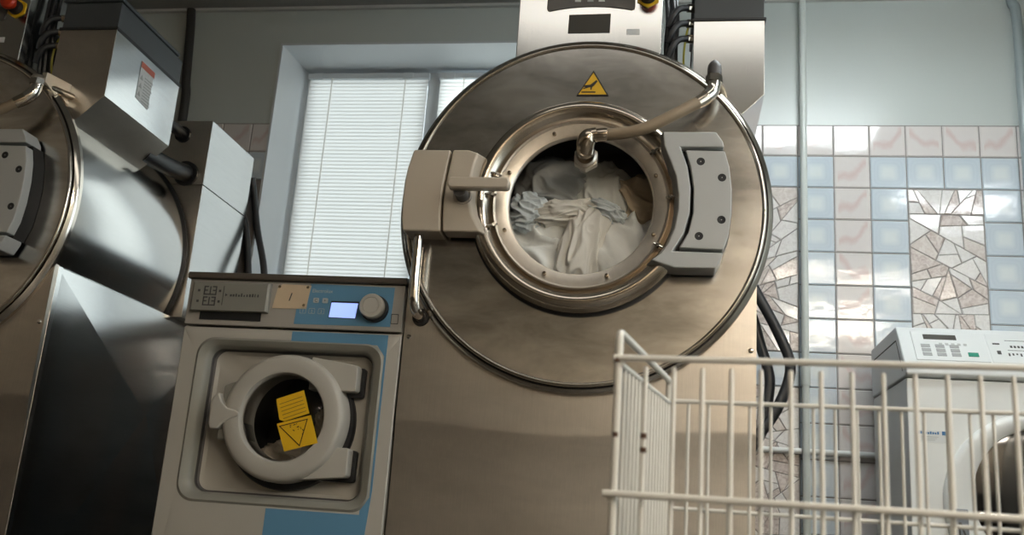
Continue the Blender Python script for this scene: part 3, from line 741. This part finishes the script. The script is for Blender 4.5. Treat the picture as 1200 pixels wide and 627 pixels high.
# ------------------------------------------------------------------ grey and blue washer
def grey_washer():
    x0, x1 = -1.632, -.8665
    t = empty('front_load_washer', ((x0+x1)/2, 3.3, 0), 'small grey washer with a blue band and lit display, left of the big steel machine', 'washing machine')
    LOC[t.name] = t.location.copy()
    yb_ = 3.70
    bm = BM()
    box(bm, x0, x0+.012, 3.012, yb_, .02, 1.288); box(bm, x1-.012, x1, 3.012, yb_, .02, 1.288); box(bm, x0, x1, yb_-.012, yb_, .02, 1.288); box(bm, x0+.012, x1-.012, 3.02, yb_-.012, .0, .03)
    finish(bm, 'cabinet', M_greyw, t)
    bm = BM(); prism_x(bm, [(2.978,1.292),(2.978,1.300),(2.984,1.312),(3.0,1.315),(yb_,1.315),(yb_,1.289),(2.982,1.289)], x0-.006, x1+.004); finish(bm, 'top_cover', M_wtop, t, bevel=.002)
    # front panel with a sunken round-cornered well
    wcx, wcz = -1.245, .820
    cxd, czd = -1.229, .832
    bm = BM()
    K = 8
    def L(cx_, cz_, w, h, r, y): return [(x, y, z) for x, z in rr(cx_, cz_, w, h, r, K, 10)]
    fx, fz = (x0+x1)/2, (.05+1.124)/2
    loops = [L(fx, fz, x1-x0, 1.124-.05, .004, 3.015), L(fx, fz, x1-x0, 1.124-.05, .004, 3.003), L(fx, fz, x1-x0-.006, 1.118-.056, .004, 3.0), L(wcx, wcz, .655, .540, .060, 3.0)]
    loft(bm, loops, False, False); fp = finish(bm, 'front_panel', M_greyw, t)
    bm = BM()
    well = [L(wcx, wcz, .655, .540, .060, 3.0), L(wcx, wcz, .640, .525, .058, 2.996), L(wcx, wcz, .598, .494, .050, 3.004), L(wcx, wcz, .578, .482, .046, 3.012), L(wcx, wcz, .566, .474, .042, 3.030)]
    loft(bm, well, False, False); finish(bm, 'bezel', M_bezel, fp)
    bm = BM()
    lp = [L(wcx, wcz, .566, .474, .042, 3.030), L(wcx, wcz, .552, .462, .038, 3.052), L(wcx, wcz, .53, .44, .036, 3.060)]
    circ = []
    for x, y, z in lp[-1]:
        a = math.atan2(z-czd, x-cxd); circ.append((cxd+.150*math.cos(a), 3.060, czd+.150*math.sin(a)))
    lp += [circ, [(x, 3.10, z) for x, y, z in circ]]
    loft(bm, lp[1:], False, False); finish(bm, 'door_well', M_greyw, fp)
    bm = BM(); loft(bm, [L(wcx, wcz, .567, .475, .042, 3.029), L(wcx, wcz, .566, .474, .042, 3.050), L(wcx, wcz, .552, .462, .038, 3.054)], False, False); finish(bm, 'well_edge_shade', M_cap, fp)  # dark loop painting the shade along the inner edge of the bezel
    finish(lathe(BM(), [(.152,3.065),(.20,3.12),(.25,3.14),(.25,3.45),(.05,3.46)], cxd, czd, 48, cap1=True), 'drum', plain('drum_dark', (.05,.048,.045), .5, metal=.6), t)
    # blue band : across the top, down the right, along the bottom of the front panel
    bm = BM()
    yb0, yb1 = 2.9988, 3.001
    box(bm, -1.243, -.911, yb0-.0002, yb1, 1.085, 1.120)
    prism(bm, [(-.9235,.45),(-.911,.62),(-.911,1.0852),(-.945,1.0852),(-.9175,1.05),(-.9175,.60),(-.945,.558),(-.945,.45)][::-1], yb0-.0002, yb1)
    prism(bm, [(-1.255,.45),(-.945,.45),(-.945,.545),(-1.255,.545)], yb0-.0002, yb1)
    finish(bm, 'blue_band', M_blue, fp)
    # control panel
    bm = BM(); box(bm, x0+.001, x1-.001, 2.992, 3.02, 1.131, 1.288); cp = finish(bm, 'control_panel', M_greyp, t, bevel=.003)
    bm = BM(); prism(bm, [(-1.196,1.284),(-.903,1.279),(-.906,1.146),(-1.239,1.144),(-1.236,1.195),(-1.200,1.197)], 2.9905, 2.9925); finish(bm, 'blue_field', M_blue, cp)
    bm = BM(); loft(bm, [[(x, 2.972, z) for x, z in [(-1.604,1.176),(-1.340,1.178),(-1.340,1.274),(-1.604,1.272)]], [(x, 2.978, z) for x, z in [(-1.612,1.174),(-1.332,1.176),(-1.332,1.279),(-1.612,1.277)]], [(x, 2.995, z) for x, z in [(-1.612,1.174),(-1.332,1.176),(-1.332,1.279),(-1.612,1.277)]]]); dr = finish(bm, 'detergent_drawer', M_draw, cp, bevel=.002)
    bm = BM(); box(bm, -1.578, -1.358, 2.9895, 2.995, 1.148, 1.176); finish(bm, 'drawer_grip', M_dark, dr)
    bm = BM()
    for zc in (1.245, 1.208):                          # dosing symbols printed on the drawer
        for a, b_ in ((-1.566,-1.562),(-1.545,-1.541),(-1.524,-1.520)): box(bm, a, b_, 2.9712, 2.9722, zc-.014, zc+.014)
        box(bm, -1.566, -1.520, 2.9712, 2.9722, zc-.016, zc-.012); box(bm, -1.566, -1.550, 2.9712, 2.9722, zc+.011, zc+.015); box(bm, -1.536, -1.520, 2.9712, 2.9722, zc+.011, zc+.015)
        box(bm, -1.562, -1.552, 2.9712, 2.9722, zc-.002, zc+.002); box(bm, -1.534, -1.524, 2.9712, 2.9722, zc-.002, zc+.002)
        for x in (-1.584, -1.508): box(bm, x-.004, x+.004, 2.9712, 2.9722, zc-.005, zc+.003)
    box(bm, -1.496, -1.494, 2.9712, 2.9722, 1.195, 1.262)
    prism(bm, [(-1.487,1.226),(-1.479,1.231),(-1.487,1.236)], 2.9712, 2.9722)
    for k in range(11):
        xx = -1.470+.0098*k
        box(bm, xx, xx+random.uniform(.003,.007), 2.9712, 2.9722, 1.226, 1.226+random.uniform(.006,.013))
    finish(bm, 'drawer_print', M_ink, dr)
    # paper label with the number 1
    bm = BM(); prism(bm, [(-1.322,1.195),(-1.204,1.196),(-1.193,1.277),(-1.296,1.279),(-1.312,1.262)], 2.9895, 2.9908); pl = finish(bm, 'number_label', M_paper, cp); pl['label'] = 'beige paper label numbered 1'
    bm = BM(); text_on_front(bm, '1', -1.275, 1.222, 2.989, .040, .25); finish(bm, 'number', M_ink, pl)
    for x, z in ((-1.205,1.271),(-1.212,1.208),(-1.305,1.270)): finish(lathe(BM(), [(.0,2.9885),(.005,2.989),(.005,2.9905)], x, z, 10), 'pin', M_brass, pl)
    bm = BM(); text_on_front(bm, 'Electrolux', -1.188, 1.254, 2.9902, .0175); finish(bm, 'lettering', M_pale, cp)
    for x, s in ((-1.170,'C'),(-1.138,'+')):
        bm = BM(); prism(bm, rr(x, 1.2265, .019, .017, .003, 3), 2.987, 2.992); b = finish(bm, 'button', M_pale, cp)
        bm = BM(); text_on_front(bm, s, x-.005, 1.2215, 2.9866, .015); finish(bm, 'button_mark', M_ink, b)
    for x, s in ((-1.212,'1'),(-1.181,'2'),(-1.148,'3')):
        bm = BM()
        o = rr(x, 1.190, .022, .019, .003, 3); i = rr(x, 1.190, .019, .016, .003, 3)
        loft(bm, [[(a, 2.9895, b_) for a, b_ in o], [(a, 2.9895, b_) for a, b_ in i]], False, False)
        text_on_front(bm, s, x-.004, 1.184, 2.9895, .015); finish(bm, 'program_key', M_pale, cp)
    bm = BM(); prism(bm, [(-1.121,1.169),(-1.026,1.168),(-1.020,1.227),(-1.117,1.227)], 2.989, 2.9922); finish(bm, 'display_bezel', M_black, cp)
    bm = BM(); prism(bm, [(-1.119,1.171),(-1.028,1.170),(-1.023,1.221),(-1.115,1.221)], 2.9882, 2.9905); ds = finish(bm, 'display', M_screen, cp); ds['label'] = 'lit blue display'
    bm = BM(); lathe(bm, [(.046,2.993),(.045,2.972),(.040,2.968)], -.962, 1.204, 40); kb = finish(bm, 'knob_base', M_dark, cp)
    bm = BM(); lathe(bm, [(.041,2.985),(.041,2.957),(.038,2.951),(.029,2.950),(.0285,2.9535),(.0265,2.9535),(.026,2.951),(.001,2.9505)], -.966, 1.208, 40, cap1=True); finish(bm, 'knob', M_greyw, kb)
    bm = BM(); o = rr(-.893, 1.173, .026, .034, .002, 2); i = rr(-.893, 1.173, .021, .029, .002, 2)
    loft(bm, [[(a, 2.9902, b_) for a, b_ in o], [(a, 2.9902, b_) for a, b_ in i]], False, False); finish(bm, 'service_cap', M_ink, cp)
    # door
    d = finish(lathe(BM(), [(.208,3.058),(.207,2.990),(.2045,2.975),(.198,2.967),(.190,2.964),(.152,2.961),(.145,2.963),(.141,2.970),(.139,2.985),(.138,3.02),(.138,3.06)], cxd, czd, 96), 'door', M_greyw, t)
    bm = BM()
    for z0, z1, s in ((.928,1.014,1),(.656,.748,-1)):
        bm = BM(); prism(bm, [(-1.16,z0 if s > 0 else z0-.018),(-1.005,z0),(-.999,z0+.006),(-.999,z1-.006),(-1.005,z1),(-1.16,z1+(.022 if s > 0 else 0))], 2.990, 3.045)
        finish(bm, 'door_hinge', M_greyw, d, bevel=.006)
    bm = BM()
    prism(bm, [(-1.468,.888),(-1.452,.902),(-1.438,.872),(-1.418,.852),(-1.385,.846),(-1.372,.838),(-1.374,.826),(-1.402,.815),(-1.428,.800),(-1.440,.782),(-1.468,.782),(-1.474,.80),(-1.474,.87)], 2.958, 3.02); finish(bm, 'door_handle', M_greyw, d, bevel=.008, seg=3)
    bm = BM(); prism(bm, [(-1.45,.93),(-1.36,.96),(-1.34,.93),(-1.37,.86),(-1.45,.86)], 2.985, 3.055); finish(bm, 'handle_block', M_bezel, d, bevel=.008, seg=3); bm = BM(); prism(bm, [(-1.452,.75),(-1.452,.80),(-1.36,.81),(-1.34,.75)], 2.985, 3.055); finish(bm, 'handle_block', M_bezel, d, bevel=.008, seg=3)
    finish(lathe(BM(), [(.150,3.040),(.217,3.036),(.221,3.042),(.221,3.058)], cxd+.003, czd-.009, 64), 'door_gap_shade', M_rubber, d)  # black ring, wider and set lower, standing in for the door's shadow
    for z0, z1 in ((.914,1.006),(.642,.738)):
        bm = BM(); prism(bm, [(-1.14,z0),(-.992,z0),(-.986,z0+.006),(-.986,z1),(-.992,z1+.006),(-1.14,z1+.006)], 3.036, 3.058); finish(bm, 'hinge_gap_shade', M_rubber, d, bevel=.003)  # black plates standing in for the shadow behind the hinge arms
    g = finish(lathe(BM(), [(.1365,2.990),(.134,2.982),(.115,2.972),(.08,2.966),(.0005,2.963)], cxd, czd, 64), 'door_glass', M_glassd, d)
    # two yellow caution labels on the glass
    def lab(name, c, mat, y): 
        bm = BM(); prism(bm, c, y, y+.0012); return finish(bm, name, mat, g)
    o1 = lab('caution_label', [(-1.252,.888),(-1.162,.921),(-1.134,.848),(-1.215,.818),(-1.232,.823)], M_yellow, 2.9600)
    bm = BM()
    for k in range(5):
        a = .16+.17*k; bm2 = None
        p = Vector((-1.245+.029*a+.002, .882-.066*a)); q = Vector((-1.165+.029*a-.004, .911-.066*a))
        n = Vector((q.y-p.y, p.x-q.x)).normalized()*.0011
        prism(bm, [tuple(p-n), tuple(q-n), tuple(q+n), tuple(p+n)], 2.9592, 2.9602)
    finish(bm, 'caution_text', plain('print_brown',(.30,.17,.02),.5), o1)
    o2 = lab('caution_label', [(-1.239,.809),(-1.128,.843),(-1.094,.756),(-1.202,.723)], M_yellow, 2.9600)
    bm = BM()
    tri = [Vector((-1.231,.802)), Vector((-1.136,.831)), Vector((-1.152,.742))]
    c_ = sum(tri, Vector((0,0)))/3
    loft(bm, [[(p.x, 2.9592, p.y) for p in tri], [(c_.x+(p.x-c_.x)*.90, 2.9592, c_.y+(p.y-c_.y)*.90) for p in tri]], False, False)
    for k in range(16):
        x, z = c_.x+random.uniform(-.026,.026), c_.y+random.uniform(-.012,.022)
        w = random.uniform(.002,.005); prism(bm, [(x,z),(x+w,z+.001),(x+w*.8,z+.003),(x,z+.0025)], 2.9590, 2.9600)
    finish(bm, 'caution_symbol', M_black, o2)
    return t
grey_washer()
laundry('towel', (-1.255,3.16,.672), (.115,.07,.085), 10, cloth_mat('cloth_tan',(.55,.47,.37)), 'pale towel lying low behind the round glass of the small grey washer', amp=.30, freq=1.6, stretch=(1,1,2), seed=12)
laundry('towel', (-1.115,3.16,.810), (.050,.05,.080), -25, cloth_mat('cloth_sand',(.42,.36,.28)), 'sand coloured towel at the right inside the small grey washer', amp=.32, freq=1.6, stretch=(1.6,1,1), seed=13)

# ------------------------------------------------------------------ white washer on the right
def white_washer():
    x0, x1 = .880, 1.535
    t = empty('domestic_washer', ((x0+x1)/2, 4.05, 0), 'white washer with a sloped control panel under the tiles, behind the wire trolley', 'washing machine')
    LOC[t.name] = t.location.copy()
    yb_ = 4.36
    bm = BM(); box(bm, x0, x1, 3.765, yb_, .02, 1.185); 
    box(bm, x0+.03, x1-.03, 3.79, yb_-.02, 0, .02)
    finish(bm, 'cabinet', M_enamel, t, bevel=.006)
    bm = BM(); prism_x(bm, [(3.748,1.198),(3.748,1.222),(3.756,1.236),(3.775,1.246),(3.886,1.400),(3.905,1.408),(yb_,1.400),(yb_,1.190),(3.76,1.190)], x0-.004, x1+.004); tp = finish(bm, 'top_housing', M_enam2, t, bevel=.007, seg=3)
    # inset cheek line on the side of the housing
    bm = BM(); prism_x(bm, [(3.80,1.215),(3.80,1.225),(3.890,1.352),(4.30,1.347),(4.30,1.342),(3.892,1.346),(3.806,1.222),(3.806,1.215)], x0-.0048, x0-.0035); finish(bm, 'side_groove', M_ink, tp)
    # sloped panel helpers: u along x, v up the slope
    A = Vector((0, 3.7745, 1.2455)); B = Vector((0, 3.8855, 1.3995)); dv = (B-A); nn = Vector((0, -dv.z, dv.y)).normalized()
    def sl(x, v, h): 
        p = A + dv*v + nn*h; return (x, p.y, p.z)
    def plate(bm, xa, xb, va, vb, h0=.0002, h1=.002):
        loft(bm, [[sl(xa,va,h0), sl(xb,va,h0), sl(xb,vb,h0), sl(xa,vb,h0)], [sl(xa,va,h1), sl(xb,va,h1), sl(xb,vb,h1), sl(xa,vb,h1)]])
    bm = BM(); plate(bm, x0+.045, 1.190, .08, .92, -.002, .003); cp = finish(bm, 'control_panel', M_enam2, tp, bevel=.002)
    bm = BM(); plate(bm, 1.196, x1-.02, .08, .92, -.002, .002); dw = finish(bm, 'detergent_drawer', M_enam2, tp, bevel=.002)
    bm = BM(); plate(bm, .968, 1.088, .68, .82, .002, .0040); finish(bm, 'display', M_padbr, cp)
    M_key = plain('key_grey',(.34,.35,.35),.5)
    for k in range(3):
        for r_ in range(3):
            bm = BM(); plate(bm, .952+.052*k, .985+.052*k, .20+.12*r_, .29+.12*r_, .003, .0042); finish(bm, 'program_key', M_key, cp)
    bm = BM(); plate(bm, 1.115, 1.152, .21, .32, .003, .006); finish(bm, 'start_key', M_green, cp, bevel=.001)
    bm = BM()
    for k in range(5): plate(bm, 1.02+.022*k, 1.032+.022*k, .52, .58, .003, .0036)
    finish(bm, 'panel_print', M_pale, cp)
    bm = BM()
    plate(bm, 1.215, 1.24, .60, .64, .002, .0028); plate(bm, 1.222, 1.236, .32, .42, .002, .0028)
    for k in range(4): plate(bm, 1.275+.013*k, 1.283+.013*k, .52, .58, .002, .0028)
    for k in range(9): plate(bm, 1.26+.014*k, 1.266+.014*k, .28+.02*(k % 3), .36, .002, .0026)
    plate(bm, 1.262, 1.40, .44, .45, .002, .0026); plate(bm, 1.262, 1.40, .72, .73, .002, .0026)
    finish(bm, 'drawer_print', M_ink, dw)
    bm = BM(); box(bm, .909, 1.019, 3.7638, 3.766, .948, .992); st = finish(bm, 'sticker', M_enam2, t); st['label'] = 'small sticker with blue lettering'
    bm = BM(); 
    for k in range(9):
        xx = .913+.0085*k; hh = random.uniform(.006,.011)
        box(bm, xx, xx+.0062, 3.763, 3.7645, .978, .978+hh)
    box(bm, .998, 1.018, 3.763, 3.7645, .976, .990); finish(bm, 'sticker_lettering', M_bluest, st)
    bm = BM()
    for k in range(3): box(bm, .925, .985-.006*k, 3.763, 3.7642, .968-.006*k, .9695-.006*k)
    finish(bm, 'sticker_print', M_pale, st)
    cxd, czd = 1.345, .745
    def off(cx_, cz_, r, y): return [(cx_+r*math.cos(2*PI*k/96), y, cz_+r*math.sin(2*PI*k/96)) for k in range(96)]
    bm = BM(); loft(bm, [off(1.327,.735,.336,3.768), off(1.327,.735,.336,3.752), off(1.327,.735,.328,3.738), off(1.329,.737,.314,3.734), off(1.336,.748,.290,3.738), off(1.345,.76,.262,3.742), off(1.347,.763,.256,3.748), off(1.347,.763,.254,3.764)], False, False)
    d = finish(bm, 'door', M_enamel, t, angle=60)
    finish(lathe(BM(), [(.255,3.760),(.21,3.754),(.12,3.750),(.0005,3.749)], 1.347, .763, 64), 'door_glass', plain('dark_glass',(.010,.010,.010),.06), d)
    bm = BM(); tube(bm, catmull([(cxd-.24,3.742,.700),(cxd-.10,3.735,.695),(cxd+.08,3.735,.695),(cxd+.24,3.742,.700)], 6), .014, 14); finish(bm, 'door_trim', M_chrome, d)
    bm = BM(); box(bm, 1.012, 1.066, 3.726, 3.762, .60, .715); dh = finish(bm, 'door_latch', plain('slate_plastic',(.20,.225,.26),.4), d, bevel=.004)
    bm = BM(); prism(bm, [(1.030,.62),(1.036,.62),(1.036,.655),(1.050,.62),(1.056,.62),(1.039,.668),(1.030,.668)], 3.7245, 3.7265); finish(bm, 'latch_mark', M_ink, dh)
    return t
white_washer()

# ------------------------------------------------------------------ wire trolley
def trolley():
    org = Vector((-.062, 1.197, 0)); yaw = math.radians(-5.86)
    ca, sa = math.cos(yaw), math.sin(yaw)
    def W(u, v, z): return (org.x+u*ca-v*sa, org.y+u*sa+v*ca, z)
    t = empty('wire_trolley', org, 'cream wire basket trolley standing in front at the lower right', 'trolley')
    LOC[t.name] = t.location.copy()
    Tp = .024; Wd, Dp, Zt, Zr, Zm, Zb = .66, .386, .794, .760, .594, .24
    def rod(name, pts, r, n=10): 
        bm = BM(); tube(bm, [W(*p) for p in pts], r, n); return finish(bm, name, M_wire, t)
    def bend(pts, r, sub=5): # rounded corner path
        out = [pts[0]]
        for a, b, c in zip(pts, pts[1:], pts[2:]):
            a, b, c = Vector(a), Vector(b), Vector(c)
            p = b+(a-b).normalized()*r; q = b+(c-b).normalized()*r
            for k in range(sub+1):
                s = k/sub; out.append(tuple((1-s)**2*p+2*s*(1-s)*b+s*s*q))
        out.append(pts[-1]); return out
    for u in (0, Wd):           # side frames: front post, sloping top, back post
        ub = Tp if u == 0 else Wd-Tp; o = rod('side_frame', bend([(u,.0,.12),(u,.0,Zt),(ub,Dp,Zt),(ub,Dp,.12)], .012), .0050, 12)
    rod('rim_rod', [(-.006,-.004,Zr),(Wd+.006,-.004,Zr)], .0042)
    rod('rim_rod', [(Tp-.006,Dp-.006,Zr),(Wd-Tp+.006,Dp-.006,Zr)], .0036)
    for u, ub in ((.004,Tp+.004), (Wd-.004,Wd-Tp-.004)): rod('rim_rod', [(u,-.004,Zr-.008),(ub,Dp,Zr-.004)], .0032)
    for z in (Zm, .42):
        rod('cross_rod', [(-.012,-.008,z),(Wd+.012,-.008,z)], .0042)
        rod('cross_rod', [(Tp-.006,Dp+.004,z-.002),(Wd-Tp+.006,Dp+.004,z-.002)], .0032)
        for u, ub in ((-.005,Tp-.005), (Wd+.005,Wd-Tp+.005)): rod('cross_rod', [(u,-.004,z-.006),(ub,Dp+.004,z-.006)], .0034)
    n = int(Wd/.0345)
    for k in range(1, n+1):
        u = .0345*k
        if u > Wd-.01: break
        rod('front_wire', [(u,-.001,Zb),(u,-.001,Zr-.0125),(u,-.001,Zr-.0095)], [.0030,.0030,.0020])
        ub = Tp+(Wd-2*Tp)*u/Wd; rod('back_wire', [(ub,Dp-.001,Zb),(ub,Dp-.001,Zr-.002)], .0027)
    for k in range(1, 16):
        v = Dp*k/16
        for u in (.003+Tp*v/Dp, Wd-.003-Tp*v/Dp): rod('side_wire', [(u,v,Zb),(u,v,Zr-.006)], .0028)
    # floor grid, base frame, castors
    for k in range(0, 12): rod('floor_wire', [(Tp*k/11,Dp*k/11,Zb),(Wd-Tp*k/11,Dp*k/11,Zb)], .0028)
    for k in range(0, 10): rod('floor_wire', [(Wd*k/9,0,Zb-.005),(Tp+(Wd-2*Tp)*k/9,Dp,Zb-.005)], .0028)
    for v, d_ in ((0, 0), (Dp, Tp)): rod('base_rod', [(d_,v,.13),(Wd-d_,v,.13)], .006)
    for u, ub in ((0, Tp), (Wd, Wd-Tp)): rod('base_rod', [(u,0,.13),(ub,Dp,.13)], .006)
    for u, ub in ((0, Tp), (Wd, Wd-Tp)):
        for v in (0, Dp):
            bm = BM(); p = W(ub if v else u, v, 0)
            tube(bm, [(p[0],p[1],.13),(p[0],p[1],.095)], .012, 12); box(bm, p[0]-.018, p[0]-.014, p[1]-.012, p[1]+.012, .04, .10); box(bm, p[0]+.014, p[0]+.018, p[1]-.012, p[1]+.012, .04, .10); box(bm, p[0]-.018, p[0]+.018, p[1]-.012, p[1]+.012, .095, .10)
            c = finish(bm, 'castor', M_floorcast, t)
            bm = BM(); tube(bm, [(p[0]-.012,p[1],.045),(p[0]+.012,p[1],.045)], .045, 24); finish(bm, 'wheel', M_rubber, c)
    for u, v, z in ((0,-.0022,.665),(.0345,-.0028,.665),(.0345,-.0028,.648),(-.0012,-.0045,Zr-.002)):   # rusty spots on the wires
        bm = BM(); tube(bm, [W(u,v,z-.003), W(u,v,z+.003)], .0038, 8); finish(bm, 'rust_spot', M_rust, t)
trolley()

# ------------------------------------------------------------------ lights: ceiling lamps and the daylight outside
M_lamp = emit('lamp_diffuser', (1.0,.89,.75), 58.0)
def ceiling_light(x0, x1, y0, y1, label, mat=None, drop=.0):
    t = empty('ceiling_light', ((x0+x1)/2, (y0+y1)/2, ZC), label, 'lamp', 'fluorescent lamps on the ceiling'); LOC[t.name] = t.location.copy()
    bm = BM()
    for a, b, c, d in ((x0-.03,x0,y0-.03,y1+.03),(x1,x1+.03,y0-.03,y1+.03),(x0,x1,y0-.03,y0),(x0,x1,y1,y1+.03)): box(bm, a, b, c, d, ZC-.09, ZC-.001)
    finish(bm, 'lamp_housing', M_white, t)
    bm = BM(); box(bm, x0, x1, y0, y1, ZC-.06-drop, ZC-.02); finish(bm, 'lamp_diffuser', mat or M_lamp, t)
ceiling_light(-.9, .9, 1.30, 1.90, 'wide dim ceiling lamp over the wire trolley', emit('dim_diffuser', (1.0,.96,.90), 1.7))
ceiling_light(.40, 1.20, 2.94, 3.26, 'cold white ceiling lamp close to the tiled wall on the right', emit('cold_diffuser', (.90,.98,1.0), 30.0), .10)
ceiling_light(1.65, 2.45, 1.45, 1.85, 'added fill lamp, out of view, for the white washer and low tiles', emit('fill_diffuser', (.95,.98,1.0), 26.0))  # unseen lamp added as cool fill at the lower right
ceiling_light(1.05, 2.45, -.65, -.35, 'long ceiling lamp behind the camera on the right')
ceiling_light(1.35, 2.5, -2.85, -2.45, 'long ceiling lamp over the back of the room', None, .08)

w = bpy.data.worlds.new('World'); S.world = w; w.use_nodes = True
nt = w.node_tree; bg = nt.nodes['Background']
tcw = N(nt, 'ShaderNodeTexCoord'); dot = N(nt, 'ShaderNodeVectorMath', operation='DOT_PRODUCT'); dot.inputs[1].default_value = (.94,.0,.34)
nt.links.new(tcw.outputs['Generated'], dot.inputs[0])
mr = N(nt, 'ShaderNodeMapRange'); mr.inputs['From Min'].default_value = .35; mr.inputs['From Max'].default_value = 1.0; mr.inputs['To Min'].default_value = 2.9; mr.inputs['To Max'].default_value = 3.2
nt.links.new(dot.outputs['Value'], mr.inputs['Value']); nt.links.new(mr.outputs[0], bg.inputs[1])
bg.inputs[0].default_value = (.82,.94,1.0,1)                       # overcast sky, brighter on the sun's side
for nm, loc, rot, sx, sy in (('window_portal_right', (XR+.26, (RY0+RY1)/2, (RZ0+RZ1)/2), (0, PI/2, 0), RZ1-RZ0, RY1-RY0), ('window_portal_back', ((WX0+WX1)/2, YB+.42, (WZ0+WZ1)/2), (-PI/2, 0, 0), WX1-WX0, WZ1-WZ0)):
    l = bpy.data.lights.new(nm, 'AREA'); l.shape = 'RECTANGLE'; l.size = sx; l.size_y = sy; l.cycles.is_portal = True
    o = bpy.data.objects.new(nm, l); COL.objects.link(o); o.location = loc; o.rotation_euler = rot

S.view_settings.view_transform = 'Standard'; S.view_settings.look = 'None'; S.view_settings.gamma = 1; S.view_settings.exposure = 0
S.view_settings.use_curve_mapping = False

S.cycles.use_adaptive_sampling = False
S.cycles.caustics_reflective = False; S.cycles.caustics_refractive = False
S.cycles.sample_clamp_indirect = 6.0; S.cycles.blur_glossy = 1.0
